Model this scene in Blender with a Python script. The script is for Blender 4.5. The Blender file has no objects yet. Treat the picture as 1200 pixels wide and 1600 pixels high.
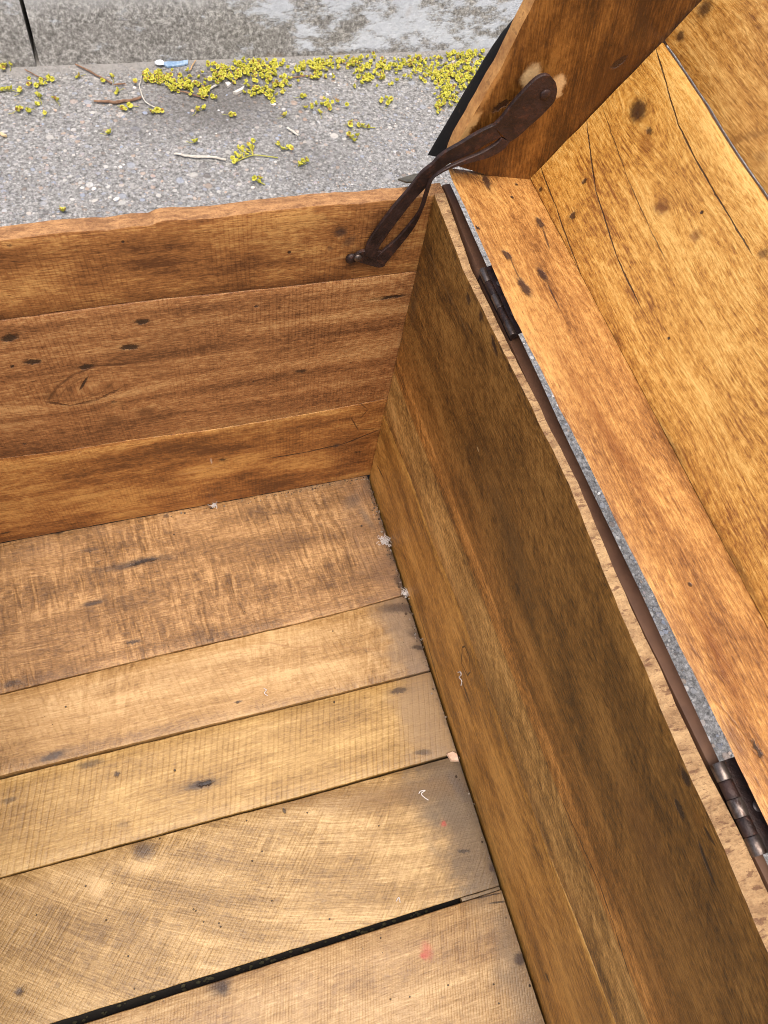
import bpy, bmesh, math, random
import numpy as np
from mathutils import Vector, Matrix, noise as mnoise

random.seed(7)
rng = np.random.default_rng(7)
S = bpy.context.scene
COL = S.collection

# ------------------------------------------------------------------ camera
CAM_R = np.array([[0.9503877, -0.2812592, 0.132878], [-0.1880192, -0.8597022, -0.4749325], [0.2478146, 0.4263863, -0.8699325]])
CAM_P = np.array([-0.235969, -0.464588, 0.840831])
FPX = 1267.66
H = 0.42
cd = bpy.data.cameras.new("camera")
cam = bpy.data.objects.new("camera", cd)
COL.objects.link(cam)
m3 = Matrix((CAM_R[0], -CAM_R[1], -CAM_R[2])).transposed()
cam.matrix_world = Matrix.Translation(Vector(CAM_P)) @ m3.to_4x4()
cd.sensor_fit = 'VERTICAL'
cd.sensor_height = 36.0
cd.sensor_width = 27.0
cd.lens = FPX / 1600.0 * 36.0
cd.clip_start = 0.01
cd.clip_end = 400.0
S.camera = cam
S.cycles.filter_width = 1.0

# ------------------------------------------------------------------ sky, sun, exposure (bright overcast)
SUN_EL, SUN_AZ = math.radians(74), math.radians(-165)      # azimuth from +y towards +x
w = bpy.data.worlds.new("World")
S.world = w
w.use_nodes = True
nt = w.node_tree
bg = nt.nodes["Background"]
sk = nt.nodes.new("ShaderNodeTexSky")
sk.sky_type = 'NISHITA'
sk.sun_disc = False
sk.sun_elevation = SUN_EL
sk.sun_rotation = SUN_AZ
sk.air_density = 1.0
sk.dust_density = 6.0
sk.ozone_density = 0.6
nt.links.new(sk.outputs[0], bg.inputs[0])
bg.inputs[1].default_value = 0.15
sd = bpy.data.lights.new("sun", 'SUN')
sun = bpy.data.objects.new("sun", sd)
COL.objects.link(sun)
sd.energy = 1.3
sd.angle = math.radians(40)
sd.color = (1.0, 0.97, 0.93)
sdir = Vector((math.sin(SUN_AZ) * math.cos(SUN_EL), math.cos(SUN_AZ) * math.cos(SUN_EL), math.sin(SUN_EL)))
sun.rotation_euler = (-sdir).to_track_quat('-Z', 'Y').to_euler()
S.view_settings.view_transform = 'Standard'
S.view_settings.look = 'None'
S.view_settings.exposure = 0.6
S.view_settings.gamma = 1.0
S.view_settings.use_curve_mapping = False

# ------------------------------------------------------------------ small helpers
def ray(p):
    return CAM_R.T @ np.array([(p[0] - 600) / FPX, (p[1] - 800) / FPX, 1.0])

def hit(p, P, n):
    """Where the sight line of a photo point meets a real plane (measuring the place)."""
    d = ray(p)
    P = np.array(P, float); n = np.array(n, float)
    return CAM_P + d * (((P - CAM_P) @ n) / (d @ n))

class Frame:
    """A plane of boards: u along the grain, v across, w out of the visible face."""
    def __init__(s, O, U, N):
        s.O = Vector(O); s.N = Vector(N).normalized()
        U = Vector(U); s.U = (U - s.N * U.dot(s.N)).normalized()
        s.V = s.N.cross(s.U)
        s.M = Matrix.Translation(s.O) @ Matrix((s.U, s.V, s.N)).transposed().to_4x4()
    def uv(s, p):
        q = Vector(hit(p, s.O, s.N)) - s.O
        return (q.dot(s.U), q.dot(s.V))
    def uvw(s, P):
        q = Vector(P) - s.O
        return (q.dot(s.U), q.dot(s.V))
    def at(s, u, v, w=0.0):
        return s.O + s.U * u + s.V * v + s.N * w

def props(o, label=None, cat=None, group=None, kind=None):
    if label: o["label"] = label
    if cat: o["category"] = cat
    if group: o["group"] = group
    if kind: o["kind"] = kind
    return o

def link_mesh(name, bm, mats, parent=None, matrix=None, smooth=True):
    me = bpy.data.meshes.new(name)
    bmesh.ops.recalc_face_normals(bm, faces=bm.faces[:])
    bm.to_mesh(me); bm.free()
    for m in (mats if isinstance(mats, (list, tuple)) else [mats]):
        me.materials.append(m)
    if smooth:
        me.polygons.foreach_set("use_smooth", [True] * len(me.polygons))
        me.set_sharp_from_angle(angle=math.radians(38))
    o = bpy.data.objects.new(name, me)
    COL.objects.link(o)
    if parent is not None:
        o.parent = parent
        if matrix is not None:
            o.matrix_local = parent.matrix_world.inverted() @ matrix
    elif matrix is not None:
        o.matrix_world = matrix
    return o

def empty(name, loc=(0, 0, 0), parent=None):
    o = bpy.data.objects.new(name, None)
    COL.objects.link(o)
    o.empty_display_size = 0.05
    o.location = loc
    if parent: o.parent = parent
    return o

def tube(bm, pts, r, n=7, taper=None, mat=0):
    pts = [Vector(p) for p in pts]
    rings = []
    for i, p in enumerate(pts):
        a = pts[max(i - 1, 0)]; b = pts[min(i + 1, len(pts) - 1)]
        t = (b - a).normalized()
        ref = Vector((0, 0, 1)) if abs(t.z) < 0.9 else Vector((1, 0, 0))
        x = t.cross(ref).normalized(); y = t.cross(x)
        rr = r * (taper[i] if taper else 1.0)
        rings.append([bm.verts.new(p + (x * math.cos(k * 2 * math.pi / n) + y * math.sin(k * 2 * math.pi / n)) * rr) for k in range(n)])
    for a, b in zip(rings, rings[1:]):
        for k in range(n):
            f = bm.faces.new((a[k], a[(k + 1) % n], b[(k + 1) % n], b[k])); f.material_index = mat
    for rr in (rings[0], rings[-1]):
        f = bm.faces.new(rr); f.material_index = mat

def spline(pts, n=8):
    pts = [Vector(p) for p in pts]; out = []
    for i in range(len(pts) - 1):
        p0 = pts[max(i - 1, 0)]; p1 = pts[i]; p2 = pts[i + 1]; p3 = pts[min(i + 2, len(pts) - 1)]
        for k in range(n):
            t = k / n
            out.append(0.5 * ((2 * p1) + (p2 - p0) * t + (2 * p0 - 5 * p1 + 4 * p2 - p3) * t * t + (3 * p1 - p0 - 3 * p2 + p3) * t ** 3))
    out.append(pts[-1]); return out

def box(bm, lo, hi, bev=0.0, mat=0):
    r = bmesh.ops.create_cube(bm, size=1.0)
    for v in r['verts']:
        v.co = Vector([(lo[i] + hi[i]) / 2 + v.co[i] * (hi[i] - lo[i]) for i in range(3)])
    if bev:
        es = list({e for v in r['verts'] for e in v.link_edges})
        bmesh.ops.bevel(bm, geom=es, offset=bev, segments=2, affect='EDGES', profile=0.6)

# ------------------------------------------------------------------ node helper
class NT:
    def __init__(s, name):
        s.m = bpy.data.materials.new(name); s.m.use_nodes = True
        s.t = s.m.node_tree; s.b = s.t.nodes["Principled BSDF"]
    def n(s, typ, **kw):
        x = s.t.nodes.new("ShaderNode" + typ)
        for k, v in kw.items(): setattr(x, k, v)
        return x
    def put(s, sock, v):
        if hasattr(v, "is_linked") or isinstance(v, bpy.types.NodeSocket): s.t.links.new(v, sock)
        elif v is not None: sock.default_value = v
    def math(s, op, a, b=None, c=None, clamp=False):
        x = s.n("Math", operation=op, use_clamp=clamp)
        s.put(x.inputs[0], a); s.put(x.inputs[1], b); s.put(x.inputs[2], c)
        return x.outputs[0]
    def vec(s, op, a, b=None, scale=None):
        x = s.n("VectorMath", operation=op)
        s.put(x.inputs[0], a); s.put(x.inputs[1], b)
        if scale is not None: s.put(x.inputs['Scale'], scale)
        return x.outputs['Value'] if op in ('LENGTH', 'DOT_PRODUCT', 'DISTANCE') else x.outputs[0]
    def noise(s, v, scale=1.0, detail=3.0, rough=0.55, dist=0.0, col=False):
        x = s.n("TexNoise")
        s.put(x.inputs['Vector'], v); s.put(x.inputs['Scale'], scale); s.put(x.inputs['Detail'], detail)
        s.put(x.inputs['Roughness'], rough); s.put(x.inputs['Distortion'], dist)
        return x.outputs['Color'] if col else x.outputs['Fac']
    def voro(s, v, scale, feature='F1', rand=1.0):
        x = s.n("TexVoronoi", feature=feature)
        s.put(x.inputs['Vector'], v); s.put(x.inputs['Scale'], scale); s.put(x.inputs['Randomness'], rand)
        return x
    def rng(s, v, a, b, c=0.0, d=1.0, smooth=True):
        x = s.n("MapRange", interpolation_type='SMOOTHSTEP' if smooth else 'LINEAR')
        s.put(x.inputs[0], v)
        for i, q in enumerate((a, b, c, d)): s.put(x.inputs[i + 1], q)
        return x.outputs[0]
    def mix(s, f, a, b, blend='MIX'):
        x = s.n("Mix", data_type='RGBA', blend_type=blend)
        s.put(x.inputs[0], f); s.put(x.inputs[6], rgba(a)); s.put(x.inputs[7], rgba(b))
        return x.outputs[2]
    def ramp(s, f, stops):
        x = s.n("ValToRGB"); e = x.color_ramp.elements
        while len(e) < len(stops): e.new(0.5)
        for i, (p, c) in enumerate(stops): e[i].position = p; e[i].color = rgba(c)
        s.put(x.inputs[0], f); return x.outputs[0]
    def mapping(s, v, loc=(0, 0, 0), rot=(0, 0, 0), sc=(1, 1, 1), typ='POINT'):
        x = s.n("Mapping", vector_type=typ)
        s.put(x.inputs[0], v); x.inputs[1].default_value = loc; x.inputs[2].default_value = rot; x.inputs[3].default_value = sc
        return x.outputs[0]
    def bump(s, h, dist, strength=1.0, nrm=None):
        x = s.n("Bump"); s.put(x.inputs['Height'], h); x.inputs['Distance'].default_value = dist
        x.inputs['Strength'].default_value = strength
        if nrm is not None: s.put(x.inputs['Normal'], nrm)
        return x.outputs[0]
    def out(s, color, rough, normal=None, metal=0.0, spec=0.5):
        s.put(s.b.inputs['Base Color'], rgba(color)); s.put(s.b.inputs['Roughness'], rough)
        s.put(s.b.inputs['Metallic'], metal); s.put(s.b.inputs['Specular IOR Level'], spec)
        if normal is not None: s.put(s.b.inputs['Normal'], normal)
        return s.m

def rgba(c):
    if isinstance(c, (tuple, list)) and len(c) == 3: return (*c, 1.0)
    return c

def srgb(r, g, b):
    f = lambda x: (x / 255 / 12.92) if x / 255 <= 0.04045 else ((x / 255 + 0.055) / 1.055) ** 2.4
    return (f(r), f(g), f(b))

# ------------------------------------------------------------------ wood
def wood(name, dark, mid, light, seed, marks=(), knots=(), ang=0.0, warp=0.006, flecks=0.5, fig=0.0, figang=1.2,
         saws=(), blotch=0.4, blotch_col=None, blotch_scale=14.0, grime=None, rough=0.42, spec=0.5, fibre=0.5, ring=1.0, bump=1.0, curl=None, fuzz=1.0, zone=(), tone=1.0):
    """Board surface in board coordinates. marks: stains, nail holes and splits (u, v, half length, half width, angle, soft, colour, strength, depth)."""
    N = NT(name)
    tc = N.n("TexCoord")
    p0 = tc.outputs['Object']
    off = (seed * 1.37 % 7, seed * 2.91 % 5, seed * 0.77 % 3)
    p = p0
    # grain swirls round knots
    for (ku, kv, ka, kb, ks) in knots:
        q = N.mapping(p0, (ku, kv, 0), (0, 0, 0), (ka, kb, 1000), 'TEXTURE')
        g = N.math('EXPONENT', N.math('MULTIPLY', N.math('POWER', N.vec('LENGTH', q), 2.0), -1.0))
        sep = N.n("SeparateXYZ"); N.put(sep.inputs[0], q)
        dv = N.math('MULTIPLY', N.math('MULTIPLY', sep.outputs[1], g), -ks * kb)
        cb = N.n("CombineXYZ"); N.put(cb.inputs[1], dv)
        p = N.vec('ADD', p, cb.outputs[0])
    if curl is not None:      # grain sweeping into a crotch: (u0, scale, amount)
        sep = N.n("SeparateXYZ"); N.put(sep.inputs[0], p)
        d = N.math('DIVIDE', N.math('SUBTRACT', sep.outputs[0], curl[0]), curl[1])
        cb = N.n("CombineXYZ"); N.put(cb.inputs[1], N.math('MULTIPLY', N.math('MULTIPLY', d, d), curl[2]))
        p = N.vec('ADD', p, cb.outputs[0])
    p = N.mapping(p, off, (0, 0, ang), (1, 1, 1))
    wn = N.noise(N.mapping(p, (0, 0, 0), (0, 0, 0), (4, 9, 9)), 1, 2, 0.5, col=True)
    p = N.vec('ADD', p, N.vec('MULTIPLY', N.vec('SUBTRACT', wn, (0.5, 0.5, 0.5)), (0, 2 * warp, 0)))
    ringn = N.noise(N.mapping(p, sc=(1.1, 55, 55)), 1, 3, 0.62)
    broad = N.noise(N.mapping(p, sc=(1.6, 16, 16)), 1, 1, 0.5)
    fib = N.noise(N.mapping(p, sc=(20, 640, 640)), 1, 2, 0.6)
    dash = N.noise(N.mapping(p, sc=(120, 700, 700)), 1, 3, 0.7)
    fleck = N.noise(N.mapping(p, sc=(110, 1100, 1100)), 1, 2, 0.5)
    bl = N.noise(N.mapping(p, sc=(blotch_scale * 0.55, blotch_scale, blotch_scale)), 1, 5, 0.68, 0.6)
    mott = N.noise(p, 170, 4, 0.75)
    t = N.math('ADD', 0.5, N.math('MULTIPLY', N.math('SUBTRACT', ringn, 0.5), 1.25 * ring))
    t = N.math('ADD', t, N.math('MULTIPLY', N.math('SUBTRACT', broad, 0.5), 0.6 * ring))
    tonev = N.noise(N.mapping(p, (seed, 0, 0), (0, 0, 0), (11, 30, 30)), 1, 4, 0.62)
    t = N.math('ADD', t, N.math('MULTIPLY', N.math('SUBTRACT', tonev, 0.5), 1.5 * tone))
    t = N.math('ADD', t, N.math('MULTIPLY', N.math('SUBTRACT', fib, 0.5), 0.9 * fibre))
    t = N.math('ADD', t, N.math('MULTIPLY', N.math('SUBTRACT', dash, 0.5), 1.0 * fuzz))
    t = N.math('ADD', t, N.math('MULTIPLY', N.math('SUBTRACT', mott, 0.5), 0.7 * fuzz))
    h = N.math('ADD', N.math('MULTIPLY', dash, 0.5 * bump * fuzz), N.math('MULTIPLY', mott, 0.35 * bump))
    if fig:
        pf = N.mapping(N.mapping(p0, off, (0, 0, -figang)), sc=(30, 190, 190))
        fn = N.noise(pf, 1, 3, 0.6, 0.9)
        fm = N.rng(N.noise(p, 11, 2, 0.5), 0.38, 0.62)
        fv = N.math('MULTIPLY', N.math('SUBTRACT', fn, 0.5), N.math('ADD', 0.25, fm))
        t = N.math('ADD', t, N.math('MULTIPLY', fv, 1.5 * fig))
        h = N.math('ADD', h, N.math('MULTIPLY', fv, 1.3 * fig))
    for (per, sa, amt, sm, sseed) in saws:
        sx = N.mapping(p0, (0, 0, 0), (0, 0, -sa), (1, 1, 1))
        sw = N.noise(N.mapping(sx, (sseed, 0, 0), (0, 0, 0), (60, 9, 9)), 1, 2, 0.6)
        sep = N.n("SeparateXYZ"); N.put(sep.inputs[0], sx)
        ph = N.math('ADD', N.math('MULTIPLY', sep.outputs[0], 2 * math.pi / per), N.math('MULTIPLY', sw, 9.0))
        sv = N.math('POWER', N.math('ADD', N.math('MULTIPLY', N.math('SINE', ph), 0.5), 0.5), 5.0)
        smask = N.rng(N.noise(N.vec('ADD', p0, (sseed * 3.1, sseed, 0)), 14, 5, 0.72), sm - 0.13, sm + 0.16)
        sgr = N.noise(N.mapping(sx, sc=(420, 22, 22)), 1, 2, 0.6)
        sv = N.math('ADD', sv, N.math('MULTIPLY', N.math('SUBTRACT', sgr, 0.5), 0.9))
        sv = N.math('MULTIPLY', sv, smask)
        t = N.math('SUBTRACT', t, N.math('MULTIPLY', sv, 0.24 * amt))
        h = N.math('SUBTRACT', h, N.math('MULTIPLY', sv, 0.28 * amt))
    c = N.ramp(t, [(0.12, dark), (0.48, mid), (0.88, light)])
    # darker pores along the grain
    fk = N.rng(fleck, 0.60, 0.72)
    c = N.mix(N.math('MULTIPLY', fk, 0.55 * flecks), c, tuple(x * 0.32 for x in dark))
    # blotchy old stain
    bc = blotch_col or tuple(x * 0.55 for x in dark)
    c = N.mix(N.math('MULTIPLY', N.rng(bl, 0.46, 0.74), blotch), c, bc)
        # darker heartwood or old water line on one side of a line v = a u + b
    for (za, zb, zs, zcol, zam) in zone:
        sep = N.n("SeparateXYZ"); N.put(sep.inputs[0], p0)
        e = N.math('SUBTRACT', sep.outputs[1], N.math('ADD', N.math('MULTIPLY', sep.outputs[0], za), zb))
        e = N.math('ADD', e, N.math('MULTIPLY', N.math('SUBTRACT', N.noise(N.mapping(p0, sc=(9, 40, 1)), 1, 5, 0.7), 0.5), zs * 2.5))
        shade = N.mix(1.0, c, zcol, 'MULTIPLY')
        c = N.mix(N.math('MULTIPLY', N.rng(e, -zs, zs), zam), c, shade)
    # grey grime towards one end: (u centre, width, v sign unused, colour, amount)
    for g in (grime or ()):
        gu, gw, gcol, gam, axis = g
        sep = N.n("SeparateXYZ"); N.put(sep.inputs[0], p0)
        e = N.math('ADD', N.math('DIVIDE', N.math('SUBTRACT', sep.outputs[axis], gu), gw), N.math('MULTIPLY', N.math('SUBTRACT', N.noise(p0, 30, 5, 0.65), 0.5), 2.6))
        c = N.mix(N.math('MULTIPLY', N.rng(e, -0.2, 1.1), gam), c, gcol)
    # stains, holes, splits
    if marks:
        mw = N.noise(p0, 330, 3, 0.6, col=True)
        ml = N.noise(p0, 45, 2, 0.5, col=True)
        pm = N.vec('ADD', p0, N.vec('ADD', N.vec('SCALE', N.vec('SUBTRACT', mw, (0.5, 0.5, 0.5)), scale=0.0055), N.vec('SCALE', N.vec('SUBTRACT', ml, (0.5, 0.5, 0.5)), scale=0.004)))
        pmf = N.vec('ADD', p0, N.vec('ADD', N.vec('SCALE', N.vec('SUBTRACT', mw, (0.5, 0.5, 0.5)), scale=0.0010), N.vec('SCALE', N.vec('SUBTRACT', ml, (0.5, 0.5, 0.5)), scale=0.0016)))
        halo = [(m[0], m[1], m[2] * 1.7, m[3] * 1.6, m[4], 0.98, m[6], 0.30, 0) for m in marks if m[3] >= 0.0022 and m[3] < 0.0075 and m[7] > 0.7 and m[5] < 0.75 and sum(m[6]) < 0.25]
        for (mu, mv, a, b, an, soft, mc, st, dep) in halo + list(marks):
            q = N.mapping(pm if b > 0.0016 else pmf, (mu, mv, 0), (0, 0, an), (a, b, 1000), 'TEXTURE')
            k = N.rng(N.vec('LENGTH', q), 1.0 + soft * 0.4, 1.0 - soft, 0.0, st)
            c = N.mix(k, c, mc)
            if abs(dep) >= 0.5: h = N.math('SUBTRACT', h, N.math('MULTIPLY', k, dep))
    r = N.math('ADD', rough, N.math('MULTIPLY', N.math('SUBTRACT', mott, 0.5), 0.35))
    r = N.math('ADD', r, N.math('MULTIPLY', fk, 0.15))
    return N.out(c, r, N.bump(h, 0.0011 * bump, 0.8), 0.0, spec)

def simple(name, c1, c2, scale=40, rough=0.6, metal=0.0, bump=0.0004, detail=5, spec=0.5, stretch=(1, 1, 1), specks=None):
    N = NT(name)
    p = N.n("TexCoord").outputs['Object']
    a = N.noise(N.mapping(p, sc=stretch), scale, detail, 0.65)
    b = N.noise(p, scale * 7, 3, 0.6)
    f = N.rng(N.math('ADD', N.math('MULTIPLY', a, 0.75), N.math('MULTIPLY', b, 0.25)), 0.32, 0.68)
    c = N.mix(f, c1, c2)
    if specks:
        c = N.mix(N.math('MULTIPLY', N.rng(N.noise(N.mapping(p, sc=stretch), specks[1], 4, 0.65), specks[2], specks[2] + 0.08), specks[3]), c, specks[0])
    return N.out(c, N.math('ADD', rough, N.math('MULTIPLY', N.math('SUBTRACT', a, 0.5), 0.4)), N.bump(N.math('ADD', a, N.math('MULTIPLY', b, 0.5)), bump), metal, spec)

# ------------------------------------------------------------------ board builder
def interp(poly, t):
    """poly: list of (u, v) sorted by u -> v at u"""
    us = [q[0] for q in poly]; vs = [q[1] for q in poly]
    return float(np.interp(t, us, vs))

def board(name, fr, low, high, thick, mats, parent, jit=0.0005, bev=0.0010, wav=0.0004, step=0.006, seed=0, endjit=0.0006, edge_hi=None, edge_lo=None, rag_hi=0.0, rag_lo=0.0, under_lo=0.0, under_hi=0.0):
    """A board between two edge lines (each a list of (u, v) with the same number of points, running along the grain)."""
    bm = bmesh.new()
    low = np.array(low, float); high = np.array(high, float)
    L = np.linalg.norm(low[-1] - low[0])
    n = max(8, min(170, int(L / step)))
    def resample(a):
        d = np.r_[0, np.cumsum(np.linalg.norm(np.diff(a, axis=0), axis=1))]
        tt = np.linspace(0, d[-1], n + 1)
        return np.stack([np.interp(tt, d, a[:, 0]), np.interp(tt, d, a[:, 1])], 1)
    A = resample(low); B = resample(high)
    nv = max(4, min(16, int(np.linalg.norm(B - A, axis=1).mean() / 0.012)))
    rows = []
    def nz(x, y, s): return mnoise.noise(Vector((x, y, s)))
    for i in range(n + 1):
        a = A[i]; b = B[i]
        d = b - a; wd = np.linalg.norm(d); d = d / max(wd, 1e-9)
        u = a[0]
        ja = jit * (nz(u * 60, 0, seed) + 0.5 * nz(u * 230, 3, seed)) + rag_lo * max(0, nz(u * 35, 9, seed) + 0.5 * nz(u * 150, 5, seed))
        jb = jit * (nz(u * 60, 7, seed + 3.3) + 0.5 * nz(u * 230, 4, seed)) - rag_hi * max(0, nz(u * 35, 2, seed + 1.7) + 0.5 * nz(u * 150, 5, seed + 4))
        a = a + d * ja; b = b + d * jb; wd = np.linalg.norm(b - a)
        bv = min(bev, wd * 0.2) * (1 + 0.6 * nz(u * 90, 1, seed + 8))
        th = thick(u) if callable(thick) else thick
        e = 0.0
        if i == 0 or i == n: e = endjit
        prof = [(under_lo, -th), (under_lo * bv / th, -bv), (bv * 0.3, -bv * 0.3), (bv, 0)]
        for k in range(1, nv): prof.append((bv + (wd - 2 * bv) * k / nv, 0))
        prof += [(wd - bv, 0), (wd - bv * 0.3, -bv * 0.3), (wd - under_hi * bv / th, -bv), (wd - under_hi, -th)]
        row = []
        for (s, ww) in prof:
            q = a + d * s
            ww2 = ww + (wav * nz(q[0] * 9, q[1] * 30, seed + 5) if ww > -th * 0.8 else 0)
            if ww > -bv * 1.5 and e: ww2 -= e
            uu = q[0] + ((endjit * 1.5 * nz(q[1] * 120, 2, seed)) if (i == 0 or i == n) else 0)
            row.append(bm.verts.new((uu, q[1], ww2)))
        rows.append(row)
    m = len(rows[0])
    for i in range(n):
        for k in range(m - 1):
            f = bm.faces.new((rows[i][k], rows[i + 1][k], rows[i + 1][k + 1], rows[i][k + 1]))
            if len(mats) > 1:
                if k in (0, 1) and edge_lo: f.material_index = edge_lo
                if k in (m - 2, m - 3) and edge_hi: f.material_index = edge_hi
        bm.faces.new((rows[i][m - 1], rows[i + 1][m - 1], rows[i + 1][0], rows[i][0]))
    bm.faces.new(rows[0]); bm.faces.new(rows[-1])
    return link_mesh(name, bm, mats, parent, fr.M)

# planes of the box
F_FLOOR = Frame((0, 0, 0), (1, 0, 0), (0, 0, 1))
F_END = Frame((0, 0, 0), (1, 0, 0), (0, -1, 0))
F_BACK = Frame((0, 0, 0), (0, -1, 0), (-1, 0, 0))
XL, YN = -0.52, -0.86           # front wall and near end wall, out of view

BLACK = srgb(34, 24, 20); HOLE = srgb(30, 20, 18); STAIN = srgb(58, 44, 38); GREYW = srgb(120, 104, 88)

def mk(fr, a, b, wd, soft=0.35, col=STAIN, st=0.9, dep=0.0):
    """a mark running between two points of the photo, measured on the board's plane; wd = half width in metres"""
    ua, va = fr.uv(a); ub, vb = fr.uv(b)
    L = math.hypot(ub - ua, vb - va) / 2
    return ((ua + ub) / 2, (va + vb) / 2, max(L, 0.0008), wd, math.atan2(vb - va, ub - ua), soft, col, st, dep)

def mkpoly(fr, pts, wd, **kw):
    out = []
    for a, b in zip(pts, pts[1:]):
        ax, ay = a; bx, by = b; dx, dy = (bx - ax) * 0.12, (by - ay) * 0.12
        out.append(mk(fr, (ax - dx, ay - dy), (bx + dx, by + dy), wd, **kw))
    return out

def sawn(fr, a, b):
    """angle across saw marks that run between two photo points"""
    ua, va = fr.uv(a); ub, vb = fr.uv(b)
    return math.atan2(vb - va, ub - ua) - math.pi / 2

def dot(fr, p, r, soft=0.4, col=HOLE, st=0.9, dep=0.5):
    u, v = fr.uv(p)
    return (u, v, r, r, 0, soft, col, st, dep)

# ------------------------------------------------------------------ trunk
trunk = empty("wooden_trunk", (0, 0, 0))
props(trunk, "open antique wooden trunk of stained boards with its hinged lid leaning back", "trunk")

# --- floor boards
c1 = [(0, 1085), (250, 1024), (450, 978), (560, 950), (632, 930)]
c2 = [(0, 1215), (300, 1141), (480, 1097), (675, 1045)]
c3 = [(0, 1372), (220, 1313), (350, 1277), (440, 1254), (700, 1182)]
c4 = [(104, 1600), (420, 1501), (783, 1386)]
def extend(fr, pts, u0, u1, dv=0.0):
    """photo points of an edge -> (u, v), carried on to u0 and u1"""
    q = sorted(fr.uv(p) for p in pts)
    s0 = (q[-1][1] - q[0][1]) / (q[-1][0] - q[0][0])
    q = [z for z in q if u0 < z[0] < u1]
    q = [(u0, q[0][1] + (u0 - q[0][0]) * s0)] + q + [(u1, q[-1][1] + (u1 - q[-1][0]) * s0)]
    return [(u, v + dv) for u, v in q]
def gap(edge, up, dn):
    """split an edge line into the two lips of a crack: up/dn are (left, right) half widths"""
    u = [q[0] for q in edge]
    f = [(x - u[0]) / (u[-1] - u[0]) for x in u]
    return ([(q[0], q[1] + up[0] * (1 - t) + up[1] * t) for q, t in zip(edge, f)],
            [(q[0], q[1] - dn[0] * (1 - t) - dn[1] * t) for q, t in zip(edge, f)])
UE = -0.0025
e1a, e1b = gap(extend(F_FLOOR, c1, XL, UE), (0.0006, 0.0005), (0.0006, 0.0005))
e2a, e2b = gap(extend(F_FLOOR, c2, XL, UE), (0.0016, 0.0009), (0.0018, 0.0007))
e3a, e3b = gap(extend(F_FLOOR, c3, XL, UE), (0.0006, 0.0013), (0.0006, 0.0012))
e4a, e4b = gap(extend(F_FLOOR, c4, XL, UE), (0.0044, 0.0019), (0.0046, 0.0021))
f_top = [(XL, 0.001), (UE, 0.001)]
DG = srgb(92, 80, 70)
FL = F_FLOOR
fl_d, fl_m, fl_l = srgb(128, 88, 48), srgb(178, 130, 76), srgb(214, 170, 112)
RED = srgb(178, 66, 56)
m1 = wood("floor_board_wood_a", srgb(100, 70, 38), srgb(144, 106, 62), srgb(194, 153, 102), 1.0, fig=0.8, figang=1.62, tone=0.8, ring=0.5, blotch=0.22, blotch_scale=15, blotch_col=srgb(112, 78, 48), bump=1.25,
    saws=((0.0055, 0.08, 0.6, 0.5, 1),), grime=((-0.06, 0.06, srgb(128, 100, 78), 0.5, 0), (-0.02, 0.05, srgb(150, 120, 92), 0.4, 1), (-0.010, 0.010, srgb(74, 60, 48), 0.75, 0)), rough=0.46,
    marks=[mk(FL, (148, 893), (270, 868), 0.0045, 0.7, STAIN, 0.75, 0.3), mk(FL, (200, 884), (250, 872), 0.002, 0.4, BLACK, 0.8, 0.6), mk(FL, (130, 946), (165, 938), 0.003, 0.6, STAIN, 0.85, 0.4),
           mk(FL, (120, 862), (160, 856), 0.003, 0.6, STAIN, 0.55), mk(FL, (195, 1006), (222, 1000), 0.0025, 0.5, STAIN, 0.8, 0.4), mk(FL, (320, 1003), (335, 997), 0.0025, 0.5, STAIN, 0.6),
           mk(FL, (0, 1072), (34, 1064), 0.004, 0.6, STAIN, 0.7), mk(FL, (540, 800), (560, 770), 0.010, 0.9, DG, 0.5), mk(FL, (560, 790), (585, 830), 0.005, 0.8, DG, 0.55), mk(FL, (440, 770), (560, 748), 0.006, 0.9, DG, 0.35),
           dot(FL, (330, 794), 0.002), dot(FL, (260, 806), 0.003, 0.5, STAIN, 0.7), mk(FL, (85, 834), (102, 831), 0.002, 0.4, BLACK, 0.7), dot(FL, (565, 822), 0.0014), dot(FL, (272, 835), 0.0012),
           mk(FL, (615, 900), (634, 918), 0.006, 0.8, STAIN, 0.75)])
m2 = wood("floor_board_wood_b", srgb(124, 90, 48), srgb(168, 131, 80), srgb(204, 169, 118), 2.0, fuzz=0.8, tone=0.65, fig=0.5, figang=1.35, ring=0.8, blotch=0.22, saws=((0.0062, sawn(FL, (225, 1080), (205, 1040)), 0.4, 0.46, 2),), warp=0.014,
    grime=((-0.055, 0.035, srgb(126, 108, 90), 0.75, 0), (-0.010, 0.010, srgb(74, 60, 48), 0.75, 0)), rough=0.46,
    marks=[mk(FL, (60, 1190), (105, 1172), 0.004, 0.6, STAIN, 0.8, 0.3), mk(FL, (590, 952), (660, 948), 0.006, 0.7, STAIN, 0.7), mk(FL, (630, 985), (668, 1000), 0.005, 0.8, STAIN, 0.6), mk(FL, (640, 1010), (672, 1015), 0.003, 0.6, BLACK, 0.7),
           dot(FL, (330, 1000), 0.002, 0.5, STAIN, 0.7), dot(FL, (372, 1097), 0.002, 0.5, STAIN, 0.7), dot(FL, (520, 986), 0.001), dot(FL, (103, 1104), 0.0012), mk(FL, (365, 1098), (380, 1095), 0.0014, 0.5, STAIN, 0.7),
           *mkpoly(FL, [(415, 1003), (460, 1012), (520, 1010), (600, 1015)], 0.0012, soft=0.8, col=srgb(150, 110, 66), st=0.6)])
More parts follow.
